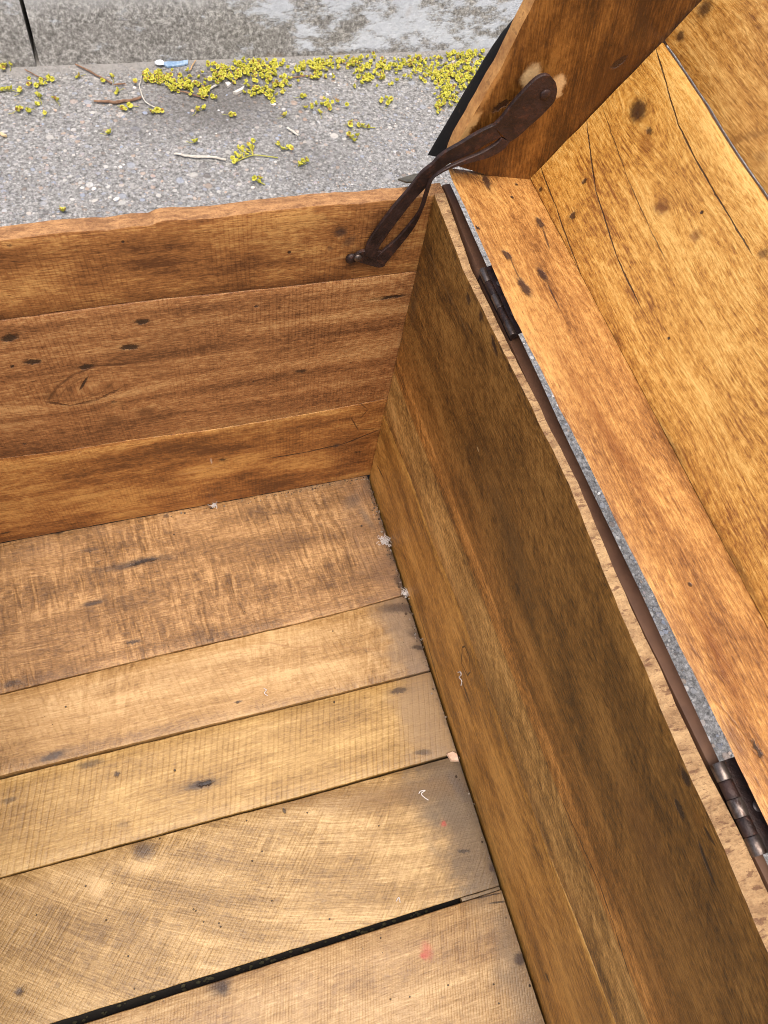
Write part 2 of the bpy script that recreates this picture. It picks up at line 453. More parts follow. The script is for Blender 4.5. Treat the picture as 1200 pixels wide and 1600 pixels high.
m3 = wood("floor_board_wood_c", srgb(124, 92, 46), srgb(168, 133, 76), srgb(206, 172, 112), 3.0, fuzz=0.8, tone=0.65, ring=0.5, fibre=0.6, blotch=0.2, saws=((0.0056, sawn(FL, (222, 1310), (236, 1180)), 0.65, 0.40, 3),), flecks=0.3,
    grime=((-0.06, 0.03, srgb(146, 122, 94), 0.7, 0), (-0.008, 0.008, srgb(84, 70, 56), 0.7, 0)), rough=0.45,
    marks=[mk(FL, (285, 1232), (340, 1220), 0.0042, 0.7, STAIN, 0.85, 0.3), mk(FL, (308, 1227), (334, 1221), 0.0022, 0.4, BLACK, 0.9, 0.8), mk(FL, (115, 1199), (165, 1188), 0.0045, 0.7, STAIN, 0.7), dot(FL, (183, 1210), 0.0026, 0.5, STAIN, 0.8),
           mk(FL, (608, 1082), (638, 1077), 0.0035, 0.4, STAIN, 0.75), mk(FL, (645, 1176), (675, 1174), 0.003, 0.5, STAIN, 0.65), dot(FL, (273, 1204), 0.0014), dot(FL, (522, 1097), 0.0012), mk(FL, (0, 1254), (30, 1246), 0.003, 0.6, STAIN, 0.6),
           mk(FL, (180, 1290), (205, 1285), 0.004, 0.8, STAIN, 0.3)])
holes4 = [(385, 1282), (409, 1330), (394, 1345), (425, 1407), (302, 1421), (306, 1423), (318, 1440), (342, 1442), (166, 1437), (134, 1384), (57, 1430), (200, 1494), (210, 1545), (592, 1290), (515, 1436), (345, 1448), (250, 1310), (480, 1270)]
m4 = wood("floor_board_wood_d", srgb(120, 90, 46), srgb(164, 131, 79), srgb(208, 175, 122), 4.0, fuzz=0.8, tone=0.65, ring=0.55, fibre=0.8, ang=0.35, curl=(-0.20, 0.16, -0.022), warp=0.012, fig=0.45, figang=0.9, blotch=0.26, blotch_scale=11, blotch_col=srgb(112, 86, 52),
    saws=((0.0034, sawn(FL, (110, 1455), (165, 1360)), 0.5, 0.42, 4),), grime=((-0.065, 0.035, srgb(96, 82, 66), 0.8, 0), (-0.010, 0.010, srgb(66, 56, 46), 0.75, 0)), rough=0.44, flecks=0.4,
    marks=[mk(FL, (205, 1333), (245, 1325), 0.011, 0.8, STAIN, 0.75), mk(FL, (136, 1390), (168, 1386), 0.009, 0.7, srgb(214, 180, 128), 0.6), mk(FL, (190, 1358), (260, 1352), 0.007, 0.8, srgb(212, 178, 126), 0.5), dot(FL, (31, 1549), 0.004, 0.7, STAIN, 0.8), dot(FL, (90, 1540), 0.003, 0.7, STAIN, 0.4),
           mk(FL, (380, 1268), (560, 1226), 0.010, 0.9, srgb(112, 80, 38), 0.75), mk(FL, (480, 1262), (740, 1225), 0.014, 0.9, srgb(116, 84, 42), 0.7), mk(FL, (442, 1262), (447, 1272), 0.002, 0.4, BLACK, 0.8, 0.5), mk(FL, (620, 1225), (760, 1300), 0.022, 0.9, srgb(104, 90, 72), 0.5), mk(FL, (700, 1200), (735, 1260), 0.008, 0.9, srgb(84, 74, 66), 0.65),
           mk(FL, (714, 1331), (735, 1330), 0.0018, 0.4, BLACK, 0.75, 0.4), mk(FL, (688, 1290), (697, 1286), 0.0035, 0.9, RED, 0.8), mk(FL, (764, 1352), (774, 1360), 0.004, 0.6, STAIN, 0.8), *[dot(FL, q, 0.0009) for q in holes4]])
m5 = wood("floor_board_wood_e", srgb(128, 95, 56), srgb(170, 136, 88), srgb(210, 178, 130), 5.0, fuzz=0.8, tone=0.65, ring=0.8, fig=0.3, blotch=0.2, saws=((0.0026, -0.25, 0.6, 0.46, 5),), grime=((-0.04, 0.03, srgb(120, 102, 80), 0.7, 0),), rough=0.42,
    marks=[mk(FL, (320, 1548), (365, 1530), 0.010, 0.8, STAIN, 0.8), mk(FL, (350, 1555), (345, 1535), 0.005, 0.6, STAIN, 0.7), mk(FL, (662, 1470), (672, 1500), 0.006, 0.95, RED, 0.6), mk(FL, (655, 1490), (668, 1495), 0.003, 0.9, RED, 0.7),
           mk(FL, (803, 1502), (824, 1492), 0.006, 0.5, STAIN, 0.85), *mkpoly(FL, [(690, 1412), (740, 1404), (785, 1395)], 0.0008, soft=0.5, col=BLACK, st=0.8), *mkpoly(FL, [(765, 1412), (792, 1408)], 0.001, soft=0.5, col=BLACK, st=0.8),
           *[dot(FL, q, 0.0009) for q in [(640, 1557), (610, 1561), (595, 1466), (780, 1568), (700, 1540), (772, 1538)]]])
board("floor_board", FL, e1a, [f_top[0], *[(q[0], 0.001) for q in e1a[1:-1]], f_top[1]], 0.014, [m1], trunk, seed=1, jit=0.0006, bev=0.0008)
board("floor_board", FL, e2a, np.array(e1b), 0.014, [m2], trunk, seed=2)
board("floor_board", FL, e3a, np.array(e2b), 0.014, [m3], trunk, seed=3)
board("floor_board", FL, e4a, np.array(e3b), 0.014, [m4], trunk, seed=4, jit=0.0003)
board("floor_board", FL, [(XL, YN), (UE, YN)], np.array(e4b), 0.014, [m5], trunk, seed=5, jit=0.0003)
# sliver of wood left in the end of the widest crack
su = FL.uv((722, 1404))[0]
board("floor_sliver", FL, [(su, interp(e4b, su) + 0.0004), (UE, interp(e4b, UE) + 0.0004)], np.array([(su, interp(e4a, su) - 0.0004), (UE, interp(e4a, UE) - 0.0004)]), 0.008, [m4], trunk, seed=6, jit=0.0003, wav=0.0, bev=0.0004).location.z -= 0.0022
base_m = simple("dark_underside", srgb(22, 19, 16), srgb(40, 35, 30), 30, 0.9)
bm = bmesh.new(); box(bm, (XL - 0.012, YN - 0.012, -0.0235), (0.0115, 0.0125, -0.019))
link_mesh("trunk_base", bm, base_m, trunk, Matrix.Identity(4), False)

# --- far end wall boards
E = F_END
jA = [(0, 501), (110, 486), (231, 470), (340, 459), (440, 449), (560, 435), (645, 425)]
jB = [(0, 717), (110, 703), (200, 688), (330, 672), (480, 647), (604, 623)]
A = extend(E, jA, XL, 0.0100); B = extend(E, jB, XL, 0.0100)
tE = [(0, 375), (120, 362), (240, 352), (250, 345), (330, 341), (450, 327), (560, 317), (640, 310)]
T = extend(E, tE, XL, 0.0100)
rough_edge = simple("rough_sawn_edge", srgb(126, 84, 46), srgb(186, 138, 88), 90, 0.75, bump=0.0016, stretch=(1, 3, 3), specks=(srgb(112, 70, 44), 260, 0.56, 0.6))
chip = srgb(196, 148, 94)
md1 = wood("end_board_wood_a", srgb(100, 60, 30), srgb(158, 104, 55), srgb(208, 156, 90), 11.0, tone=1.2, ring=0.6, blotch=0.28, flecks=0.8, saws=((0.0036, 0.03, 0.55, 0.5, 6),), rough=0.5,
    marks=[dot(E, (532, 362), 0.006, 0.8, STAIN, 0.8), mk(E, (538, 372), (552, 380), 0.007, 0.8, STAIN, 0.55), dot(E, (515, 388), 0.003, 0.7, STAIN, 0.5), dot(E, (192, 378), 0.0014), dot(E, (452, 394), 0.0016), mk(E, (10, 386), (20, 384), 0.002, 0.5, BLACK, 0.6),
           *mkpoly(E, [(500, 409), (560, 398), (655, 384)], 0.0012, soft=0.5, col=srgb(178, 130, 78), st=0.7, dep=-0.3), dot(E, (555, 404), 0.007, 0.8, srgb(48, 34, 26), 0.7), *mkpoly(E, [(470, 447), (560, 437), (640, 428)], 0.0014, soft=0.5, col=chip, st=0.8)])
kn = E.uv((128, 608))
kb = E.uv((190, 638))
md2 = wood("end_board_wood_b", srgb(102, 64, 36), srgb(162, 110, 65), srgb(212, 164, 106), 12.0, tone=0.6, fuzz=1.1, ring=0.75, blotch=0.25, flecks=0.5, saws=((0.0034, 0.02, 0.6, 0.5, 7),), knots=((kn[0], kn[1], 0.055, 0.022, 0.95), (kb[0] + 0.01, kb[1], 0.03, 0.014, 0.7)), rough=0.46,
    marks=[mk(E, (0, 531), (30, 525), 0.0045, 0.4, BLACK, 0.9, 1.0), mk(E, (36, 567), (66, 565), 0.0034, 0.4, BLACK, 0.9, 1.0), mk(E, (121, 574), (148, 572), 0.003, 0.35, BLACK, 0.9, 1.0), mk(E, (187, 544), (219, 541), 0.0034, 0.35, BLACK, 0.9, 1.0), mk(E, (210, 504), (235, 503), 0.003, 0.4, BLACK, 0.9, 0.8),
           dot(E, (20, 573), 0.002), mk(E, (460, 581), (480, 580), 0.0025, 0.4, BLACK, 0.75), dot(E, (396, 597), 0.0012), dot(E, (402, 478), 0.002, 0.5, STAIN), mk(E, (576, 470), (636, 461), 0.0022, 0.4, BLACK, 0.9, 0.8), mk(E, (570, 471), (600, 466), 0.003, 0.5, chip, 0.6),
           mk(E, (124, 610), (138, 588), 0.0012, 0.4, BLACK, 0.9, 1.0), *mkpoly(E, [(75, 628), (90, 604), (115, 586), (150, 572), (205, 568)], 0.0016, soft=0.9, col=srgb(88, 54, 30), st=0.8, dep=0.5), *mkpoly(E, [(92, 622), (104, 604), (126, 592), (156, 586)], 0.0010, soft=0.9, col=srgb(104, 66, 36), st=0.6), *mkpoly(E, [(98, 626), (130, 624), (160, 612), (176, 598)], 0.0012, soft=0.9, col=srgb(104, 66, 36), st=0.6), *mkpoly(E, [(75, 628), (110, 634), (150, 625), (190, 606)], 0.0018, soft=0.85, col=srgb(76, 46, 26), st=0.85, dep=0.6),
           mk(E, (165, 650), (185, 665), 0.011, 0.9, srgb(98, 62, 34), 0.6), mk(E, (215, 640), (240, 648), 0.009, 0.9, srgb(94, 58, 32), 0.65), dot(E, (178, 629), 0.003, 0.5, STAIN, 0.7, 0.5), mk(E, (170, 635), (195, 628), 0.006, 0.9, srgb(190, 140, 84), 0.4), mk(E, (70, 625), (88, 612), 0.007, 0.9, srgb(100, 64, 34), 0.5), dot(E, (38, 694), 0.002, 0.5, STAIN, 0.7)])
md3 = wood("end_board_wood_c", srgb(104, 64, 32), srgb(164, 109, 56), srgb(214, 162, 92), 13.0, tone=1.2, ring=0.7, blotch=0.25, flecks=0.7, saws=((0.0036, 0.03, 0.5, 0.5, 8),), rough=0.5,
    marks=[*mkpoly(E, [(420, 716), (480, 706), (535, 694), (592, 672)], 0.0011, soft=0.4, col=BLACK, st=0.85, dep=0.6), *mkpoly(E, [(280, 742), (320, 733), (345, 727)], 0.0011, soft=0.5, col=chip, st=0.8), dot(E, (348, 718), 0.0035, 0.5, BLACK, 0.8, 0.6), dot(E, (526, 696), 0.004, 0.7, STAIN, 0.8), mk(E, (553, 707), (566, 705), 0.002, 0.5, BLACK, 0.8),
           *mkpoly(E, [(548, 652), (560, 672), (588, 670)], 0.0009, soft=0.5, col=BLACK, st=0.7), *mkpoly(E, [(560, 628), (575, 640), (562, 655)], 0.0009, soft=0.5, col=BLACK, st=0.55), dot(E, (125, 707), 0.002, 0.5, chip, 0.7), mk(E, (0, 834), (20, 830), 0.002, 0.5, BLACK, 0.7), mk(E, (330, 715), (331, 725), 0.001, 0.5, srgb(210, 190, 170), 0.7)])
g = 0.00045
up = [(u, v + g) for u, v in A]; dn = [(u, v - g) for u, v in A]
board("end_wall_board", E, up, np.array(T), 0.013, [md1, rough_edge], trunk, seed=11, jit=0.0012, edge_hi=1, rag_hi=0.0007, bev=0.0010)
board("end_wall_board", E, [(u, v + g) for u, v in B], np.array(dn), 0.013, [md2, rough_edge], trunk, seed=12, jit=0.0006)
board("end_wall_board", E, [(XL, 0.0016), (0.0100, 0.0012)], np.array([(u, v - g) for u, v in B]), 0.013, [md3, rough_edge], trunk, seed=13, jit=0.0005, rag_lo=0.0008)

# --- back wall boards (hinge side)
K = F_BACK
LB = -YN
jd = [(622, 582), (650, 646), (676, 684), (699, 740), (725, 804), (773, 944), (827, 1077), (880, 1216), (933, 1349), (987, 1488)]
jl = [(600, 650), (640, 745), (680, 858), (720, 955), (747, 1035), (784, 1131), (837, 1280), (859, 1339), (905, 1450)]
tK = [(678, 303), (725, 425), (785, 545), (830, 635), (890, 759), (955, 923), (1013, 1056), (1072, 1200), (1125, 1312), (1195, 1477)]
Jd = extend(K, jd, 0.0008, LB); Jl = extend(K, jl, 0.0008, LB); TK = extend(K, tK, 0.0008, LB)
pale_edge = simple("worn_pale_edge", srgb(132, 98, 62), srgb(188, 152, 106), 70, 0.8, bump=0.0024, specks=(srgb(100, 64, 40), 170, 0.55, 0.75), stretch=(1.9, 1, 0.6))
_u = np.array([q[0] for q in Jd]); _v = np.array([q[1] for q in Jd])
za, zb = np.polyfit(_u[1:-1], _v[1:-1], 1)
mk1 = wood("back_board_wood_upper", srgb(92, 68, 36), srgb(170, 130, 68), srgb(228, 184, 112), 21.0, tone=0.9, fuzz=1.3, ring=0.35, blotch=0.3, blotch_col=srgb(94, 72, 42), blotch_scale=9, flecks=0.6,
    zone=((za, zb - 0.022, 0.003, srgb(255, 215, 165), 0.6), (za, zb, 0.0022, srgb(204, 201, 190), 1.0), (za, zb + 0.03, 0.02, srgb(226, 230, 226), 0.8)), rough=0.5, fibre=0.7, fig=0.4, figang=sawn(K, (800, 800), (806, 900)) + math.pi / 2, warp=0.01,
    marks=[mk(K, (728, 458), (735, 474), 0.004, 0.5, BLACK, 0.75, 0.5), mk(K, (750, 487), (754, 503), 0.004, 0.5, BLACK, 0.75), mk(K, (768, 524), (776, 556), 0.0026, 0.5, BLACK, 0.8, 0.5), mk(K, (726, 502), (742, 525), 0.0018, 0.5, BLACK, 0.6), mk(K, (806, 908), (812, 932), 0.003, 0.5, BLACK, 0.7, 0.4),
           mk(K, (1054, 1245), (1070, 1280), 0.0028, 0.3, BLACK, 0.92, 0.9), mk(K, (1090, 1310), (1119, 1388), 0.0015, 0.3, BLACK, 0.92, 0.8), mk(K, (1063, 1196), (1080, 1232), 0.0032, 0.4, BLACK, 0.85, 0.6), mk(K, (1098, 1288), (1118, 1322), 0.0016, 0.4, BLACK, 0.85), mk(K, (1080, 1270), (1100, 1290), 0.006, 0.9, srgb(122, 78, 26), 0.6),
           *mkpoly(K, [(665, 385), (690, 440), (712, 482), (730, 520)], 0.0009, soft=0.6, col=srgb(126, 96, 58), st=0.6), mk(K, (745, 697), (749, 706), 0.0014, 0.5, srgb(190, 160, 110), 0.8), mk(K, (655, 420), (640, 520), 0.010, 0.9, srgb(72, 54, 34), 0.5),
           mk(K, (760, 740), (840, 960), 0.018, 0.95, srgb(58, 46, 28), 0.45), mk(K, (960, 1180), (1060, 1440), 0.02, 0.95, srgb(104, 68, 34), 0.45),
           *mkpoly(K, [(880, 1255), (905, 1312), (935, 1378), (960, 1450), (985, 1530)], 0.0009, soft=0.5, col=BLACK, st=0.85, dep=0.5), mk(K, (920, 1440), (940, 1510), 0.004, 0.9, srgb(90, 64, 34), 0.6)])
mk3 = wood("back_board_wood_low", srgb(114, 80, 36), srgb(176, 129, 60), srgb(218, 170, 92), 23.0, tone=1.0, fuzz=1.1, ring=0.8, blotch=0.25, flecks=0.4, rough=0.46, fig=0.35, figang=0.75, fibre=0.8, saws=((0.004, 0.5, 0.5, 0.5, 9),),
    knots=((K.uv((727, 1030))[0], K.uv((727, 1030))[1], 0.03, 0.012, 0.9),),
    marks=[*mkpoly(K, [(722, 1012), (721, 1035), (730, 1055), (735, 1050), (733, 1025), (726, 1009), (722, 1012)], 0.0010, soft=0.4, col=BLACK, st=0.85, dep=0.6), dot(K, (728, 1030), 0.004, 0.8, srgb(112, 70, 30), 0.7), mk(K, (722, 1065), (736, 1105), 0.0028, 0.6, STAIN, 0.8, 0.4),
           mk(K, (852, 1520), (858, 1535), 0.003, 0.5, BLACK, 0.8), mk(K, (588, 725), (600, 748), 0.0015, 0.4, BLACK, 0.9), mk(K, (646, 925), (700, 1120), 0.0022, 0.8, srgb(60, 40, 22), 0.7), mk(K, (730, 1220), (760, 1300), 0.002, 0.8, srgb(60, 40, 22), 0.7)])
back_t = lambda u: float(np.interp(u, [0, 0.07, 0.13, 0.24, 0.36, 0.44, 0.51, 0.9], [0.0092, 0.0066, 0.0060, 0.0056, 0.0078, 0.0106, 0.0132, 0.0134]))
g = 0.0007
board("back_wall_board", K, [(u, v + g) for u, v in Jl], np.array(TK), back_t, [mk1, pale_edge], trunk, seed=21, jit=0.0008, edge_hi=1, rag_hi=0.0012, bev=0.0007, step=0.004)
board("back_wall_board", K, [(0.0008, -0.012), (LB, -0.012)], np.array([(u, v - g) for u, v in Jl]), back_t, [mk3, pale_edge], trunk, seed=23, jit=0.0006)

# --- the two walls behind the photographer's frame, part of the same box
mside = wood("front_board_wood", srgb(96, 60, 30), srgb(142, 95, 50), srgb(182, 130, 74), 31.0)
FF = Frame((XL, 0, 0), (0, 1, 0), (1, 0, 0))
NN = Frame((0, YN, 0), (-1, 0, 0), (0, 1, 0))
for k in range(3):
    z0, z1 = 0.001 + k * H / 3, (k + 1) * H / 3
    board("front_wall_board", FF, [(YN, z0), (0, z0)], [(YN, z1), (0, z1)], 0.013, [mside], trunk, seed=31 + k, step=0.02)
    board("near_wall_board", NN, [(0.0, z0), (-XL, z0)], [(0.0, z1), (-XL, z1)], 0.013, [mside], trunk, seed=35 + k, step=0.02)

# --- tin edging along the outside of the back wall
iron = simple("rusted_iron", srgb(36, 25, 22), srgb(64, 44, 38), 75, 0.55, 0.3, 0.0009, specks=(srgb(92, 56, 40), 160, 0.55, 0.4))
tin = simple("brown_painted_tin", srgb(78, 52, 38), srgb(112, 80, 58), 14, 0.5, 0.15, 0.0002, stretch=(1, 0.25, 1))
black_tin = simple("black_tin", srgb(12, 10, 9), srgb(24, 20, 18), 30, 0.7, 0.0, 0.0005, spec=0.2, specks=(srgb(70, 52, 42), 120, 0.62, 0.5))
steel = simple("worn_steel", srgb(62, 50, 45), srgb(132, 120, 112), 70, 0.36, 0.75, 0.0003, stretch=(1, 0.4, 1), specks=(srgb(60, 36, 26), 160, 0.58, 0.7))
bm = bmesh.new()
rows = []
for i in range(61):
    y = 0.012 + (YN - 0.01 - 0.012) * i / 60
    x1 = float(np.interp(-y, [0.0, 0.07, 0.14, 0.24, 0.34, 0.44, 0.9], [0.0192, 0.0184, 0.0186, 0.0190, 0.0208, 0.0212, 0.0236]))
    dz = 0.0005 * mnoise.noise(Vector((y * 25, 1, 2)))
    x0 = back_t(-y) + 0.0026 + 0.0004 * mnoise.noise(Vector((y * 40, 5, 2)))
    rows.append([bm.verts.new(c) for c in ((x0, y, H - 0.030), (x0, y, H - 0.0040 + dz), (x0 + 0.0008, y, H - 0.0024 + dz), (x1 - 0.0008, y, H - 0.0020 + dz), (x1, y, H - 0.0036 + dz), (x1, y, -0.02), (x1 - 0.001, y, -0.02), (x1 - 0.0014, y, H - 0.03))])
for a, b in zip(rows, rows[1:]):
    for k in range(8): bm.faces.new((a[k], b[k], b[(k + 1) % 8], a[(k + 1) % 8]))
bm.faces.new(rows[0]); bm.faces.new(rows[-1])
link_mesh("tin_edging", bm, tin, trunk, Matrix.Identity(4))
# folded tin tab on the far corner of the rim
bm = bmesh.new()
P = [hit(q, (0, 0, H + 0.002), (0, 0, 1)) for q in ((622, 281), (648, 274), (672, 278), (668, 288), (634, 291))]
lo = [bm.verts.new((p[0], p[1], H + 0.0015 + 0.0008 * k)) for k, p in enumerate(P)]
hi = [bm.verts.new((p[0], p[1], H + 0.0030 + 0.0008 * k)) for k, p in enumerate(P)]
bm.faces.new(lo); bm.faces.new(hi)
for k in range(5): bm.faces.new((lo[k], lo[(k + 1) % 5], hi[(k + 1) % 5], hi[k]))
link_mesh("tin_corner_tab", bm, simple("dull_grey_tin", srgb(70, 66, 56), srgb(112, 106, 92), 90, 0.5, 0.4), trunk, Matrix.Identity(4), False)

# ------------------------------------------------------------------ lid
lid = empty("lid", (0.016, 0, H + 0.004), trunk)
bpy.context.view_layer.update()
ZL = 0.437
hA = Vector(hit((702, 262), (0, 0, ZL), (0, 0, 1))); hB = Vector(hit((1145, 1177), (0, 0, ZL), (0, 0, 1)))
Cc = Vector(hit((827, 279), (0, 0, 0), (0, 1, 0)))
uB = (hB - hA).normalized()
nB = uB.cross(Cc - hA).normalized()
if nB.z < 0: nB = -nB
BB = Frame(hA, uB, nB)
Dd = Vector(hit((1190, 967), BB.O, BB.N))
Tt = Vector(hit((1058, 34), (0, 0, 0), (0, 1, 0)))
uP = (Dd - Cc).normalized()
nP = uP.cross(Tt - Cc).normalized()
if nP.x > 0: nP = -nP
PP = Frame(Cc, uP, nP)
print("back board v axis", BB.V, "panel v axis", PP.V, PP.N)
sB = 1 if BB.uvw(Cc)[1] > 0 else -1
sP = 1 if PP.uvw(Tt)[1] > 0 else -1
LN = 0.88
def ext2(fr, pts, u1):
    q = sorted(fr.uv(p) for p in pts)
    s0 = (q[-1][1] - q[-2][1]) / (q[-1][0] - q[-2][0])
    q = [z for z in q if z[0] < u1]
    return q + [(u1, q[-1][1] + (u1 - q[-1][0]) * s0 * 0.0)]
# back board of the lid
hinge_edge = ext2(BB, [(700, 261), (706, 281), (735, 342), (766, 410), (803, 495), (840, 567), (880, 648), (925, 735), (965, 820), (1040, 965), (1088, 1060), (1145, 1177)], LN)
uC, vC = BB.uvw(Cc); uD, vD = BB.uvw(Dd)
crease = [(uC, vC), (uD, vD), (LN, vD + (LN - uD) * (vD - vC) / (uD - uC))]
d1 = srgb(40, 22, 24)
mL1 = wood("lid_back_board_wood", srgb(112, 70, 34), srgb(162, 111, 57), srgb(204, 153, 86), 41.0, ring=0.5, fuzz=1.2, tone=0.8, blotch=0.22, blotch_col=srgb(126, 74, 30), flecks=0.6, fig=0.55, figang=0.35, rough=0.40, fibre=0.8,
    marks=[mk(BB, (756, 270), (764, 297), 0.0034, 0.4, d1, 0.85, 0.5), *mkpoly(BB, [(738, 275), (746, 282), (758, 287)], 0.0008, soft=0.5, col=srgb(96, 54, 24), st=0.7), mk(BB, (838, 338), (848, 358), 0.0032, 0.4, d1, 0.85, 0.5), *mkpoly(BB, [(848, 358), (858, 388)], 0.0010, col=d1, st=0.75, dep=0.4), mk(BB, (786, 390), (798, 408), 0.0026, 0.4, d1, 0.85, 0.5),
           mk(BB, (810, 434), (829, 464), 0.0040, 0.45, d1, 0.85, 0.5), *mkpoly(BB, [(798, 406), (812, 436)], 0.0008, col=d1, st=0.7), mk(BB, (841, 416), (855, 442), 0.0034, 0.45, d1, 0.85, 0.5), *mkpoly(BB, [(855, 442), (873, 480)], 0.0009, col=d1, st=0.8, dep=0.4), dot(BB, (747, 357), 0.002), dot(BB, (807, 288), 0.0015), dot(BB, (800, 308), 0.0015),
           mk(BB, (1128, 1120), (1170, 1190), 0.006, 0.8, srgb(96, 56, 30), 0.6), mk(BB, (1174, 1155), (1192, 1186), 0.0018, 0.4, BLACK, 0.9, 0.6), dot(BB, (1077, 913), 0.0016), mk(BB, (840, 500), (1060, 860), 0.007, 0.95, srgb(120, 66, 26), 0.5), mk(BB, (1060, 900), (1180, 1140), 0.008, 0.95, srgb(116, 62, 24), 0.5)])
def pts_n(poly, like):
    return [(u, interp(poly, u)) for u, _ in like]
cr_like = [(max(u, uC), 0) for u, _ in hinge_edge]
cr_full = [(c[0], interp(crease, c[0]) + 0.007 * sB) for c in cr_like]
lowE, highE = (hinge_edge, cr_full) if sB > 0 else (cr_full, hinge_edge)
board("lid_back_board", BB, lowE, highE, 0.010, [mL1, rough_edge], lid, seed=41, jit=0.0006, bev=0.0009, under_lo=0.010 if sB > 0 else 0, under_hi=0.010 if sB < 0 else 0)

# panel boards; vp(x): v measured away from the crease
def pl(pts, u1=LN, drop=0.0):
    return ext2(PP, pts, u1)
crP = [(0.0, 0.0), (0.25, 0.0), (LN, 0.0)]
crackA = [(845, 263), (868, 322), (900, 411), (915, 455)]
crackB = [(916, 191), (931, 300), (965, 405), (999, 476)]
crackC = [(942, 169), (980, 278), (1017, 360), (1040, 405)]
crackD = [(1025, 79), (1042, 135), (1060, 195), (1085, 245), (1110, 290), (1141, 341), (1172, 392)]
gapE = [(1036, 64), (1098, 155), (1142, 227), (1200, 311)]
topV = abs(PP.uv((1200, 100))[1]) + 0.05
gE = pl(gapE)
d2 = srgb(54, 32, 18)
mP1 = wood("lid_panel_wood_a", srgb(136, 84, 34), srgb(196, 140, 62), srgb(230, 180, 100), 42.0, ring=0.55, fuzz=1.2, knots=((*PP.uv((997, 173)), 0.032, 0.013, 0.85), (*PP.uv((1034, 324)), 0.02, 0.009, 0.8)), blotch=0.22, blotch_col=srgb(140, 86, 34), blotch_scale=7, tone=0.8, flecks=0.5, rough=0.38, fibre=1.0, fig=0.3, figang=0.4, warp=0.012,
    marks=[mk(PP, (992, 156), (1003, 190), 0.0070, 0.5, d2, 0.88, 0.3), dot(PP, (1015, 203), 0.003, 0.6, d2, 0.8), dot(PP, (895, 337), 0.0032, 0.4, d2, 0.85), dot(PP, (914, 283), 0.002, 0.5, d2), dot(PP, (845, 295), 0.0022, 0.5, d2), mk(PP, (1022, 322), (1045, 326), 0.0050, 0.7, srgb(104, 58, 20), 0.75), dot(PP, (1085, 369), 0.0045, 0.8, srgb(112, 64, 24), 0.7),
           dot(PP, (1096, 332), 0.0014), dot(PP, (955, 410), 0.004, 0.8, srgb(150, 96, 36), 0.6), dot(PP, (1195, 395), 0.004, 0.7, d2, 0.6), mk(PP, (1000, 205), (1020, 240), 0.006, 0.9, srgb(130, 76, 26), 0.6), mk(PP, (957, 520), (965, 540), 0.003, 0.7, srgb(110, 66, 26), 0.7), dot(PP, (1045, 529), 0.0012),
           *mkpoly(PP, crackA, 0.0006, soft=0.4, col=d2, st=0.9, dep=0.6), *mkpoly(PP, crackB, 0.0006, soft=0.4, col=d2, st=0.9, dep=0.6), *mkpoly(PP, crackC, 0.00045, soft=0.5, col=d2, st=0.75, dep=0.4), *mkpoly(PP, crackD, 0.0006, soft=0.4, col=d2, st=0.9, dep=0.6),
           *mkpoly(PP, [(915, 455), (960, 545), (1000, 640), (1060, 740)], 0.0030, soft=0.9, col=srgb(120, 80, 34), st=0.55), *mkpoly(PP, [(1030, 660), (1075, 755), (1120, 830), (1190, 950)], 0.0028, soft=0.9, col=srgb(104, 72, 34), st=0.6), mk(PP, (1040, 690), (1070, 730), 0.006, 0.9, srgb(112, 74, 34), 0.5),
           *mkpoly(PP, [(855, 329), (873, 361), (890, 398)], 0.0008, soft=0.6, col=srgb(110, 70, 28), st=0.6)])
mP2 = wood("lid_panel_wood_b", srgb(122, 76, 30), srgb(178, 124, 54), srgb(214, 164, 90), 43.0, ring=0.7, fuzz=1.2, blotch=0.3, flecks=0.7, rough=0.38, fibre=0.9, warp=0.02,
    marks=[dot(PP, (1100, 14), 0.006, 0.7, d2, 0.8), mk(PP, (1058, 52), (1066, 64), 0.003, 0.5, d2, 0.8), *mkpoly(PP, [(1125, 240), (1160, 215), (1205, 205)], 0.003, soft=0.9, col=srgb(126, 80, 30), st=0.6), mk(PP, (1180, 240), (1200, 250), 0.004, 0.9, srgb(120, 76, 30), 0.5)])
lip = 0.0009
lo1, hi1 = [(u, 0.0005 * sP) for u, _ in gE], [(u, v - lip * sP) for u, v in gE]
u_end = gE[0][0]
lo1[0] = (0.0, 0.0005 * sP); 
lo2, hi2 = [(u, v + lip * sP) for u, v in gE], [(u, v + 0.17 * sP) for u, v in gE]
for lo_, hi_, mm, sd_ in ((lo1, hi1, mP1, 42), (lo2, hi2, mP2, 43)):
    a_, b_ = (lo_, hi_) if sP > 0 else (hi_, lo_)
    board("lid_panel_board", PP, a_, b_, 0.010, [mm], lid, seed=sd_, jit=0.0004, bev=0.0007)

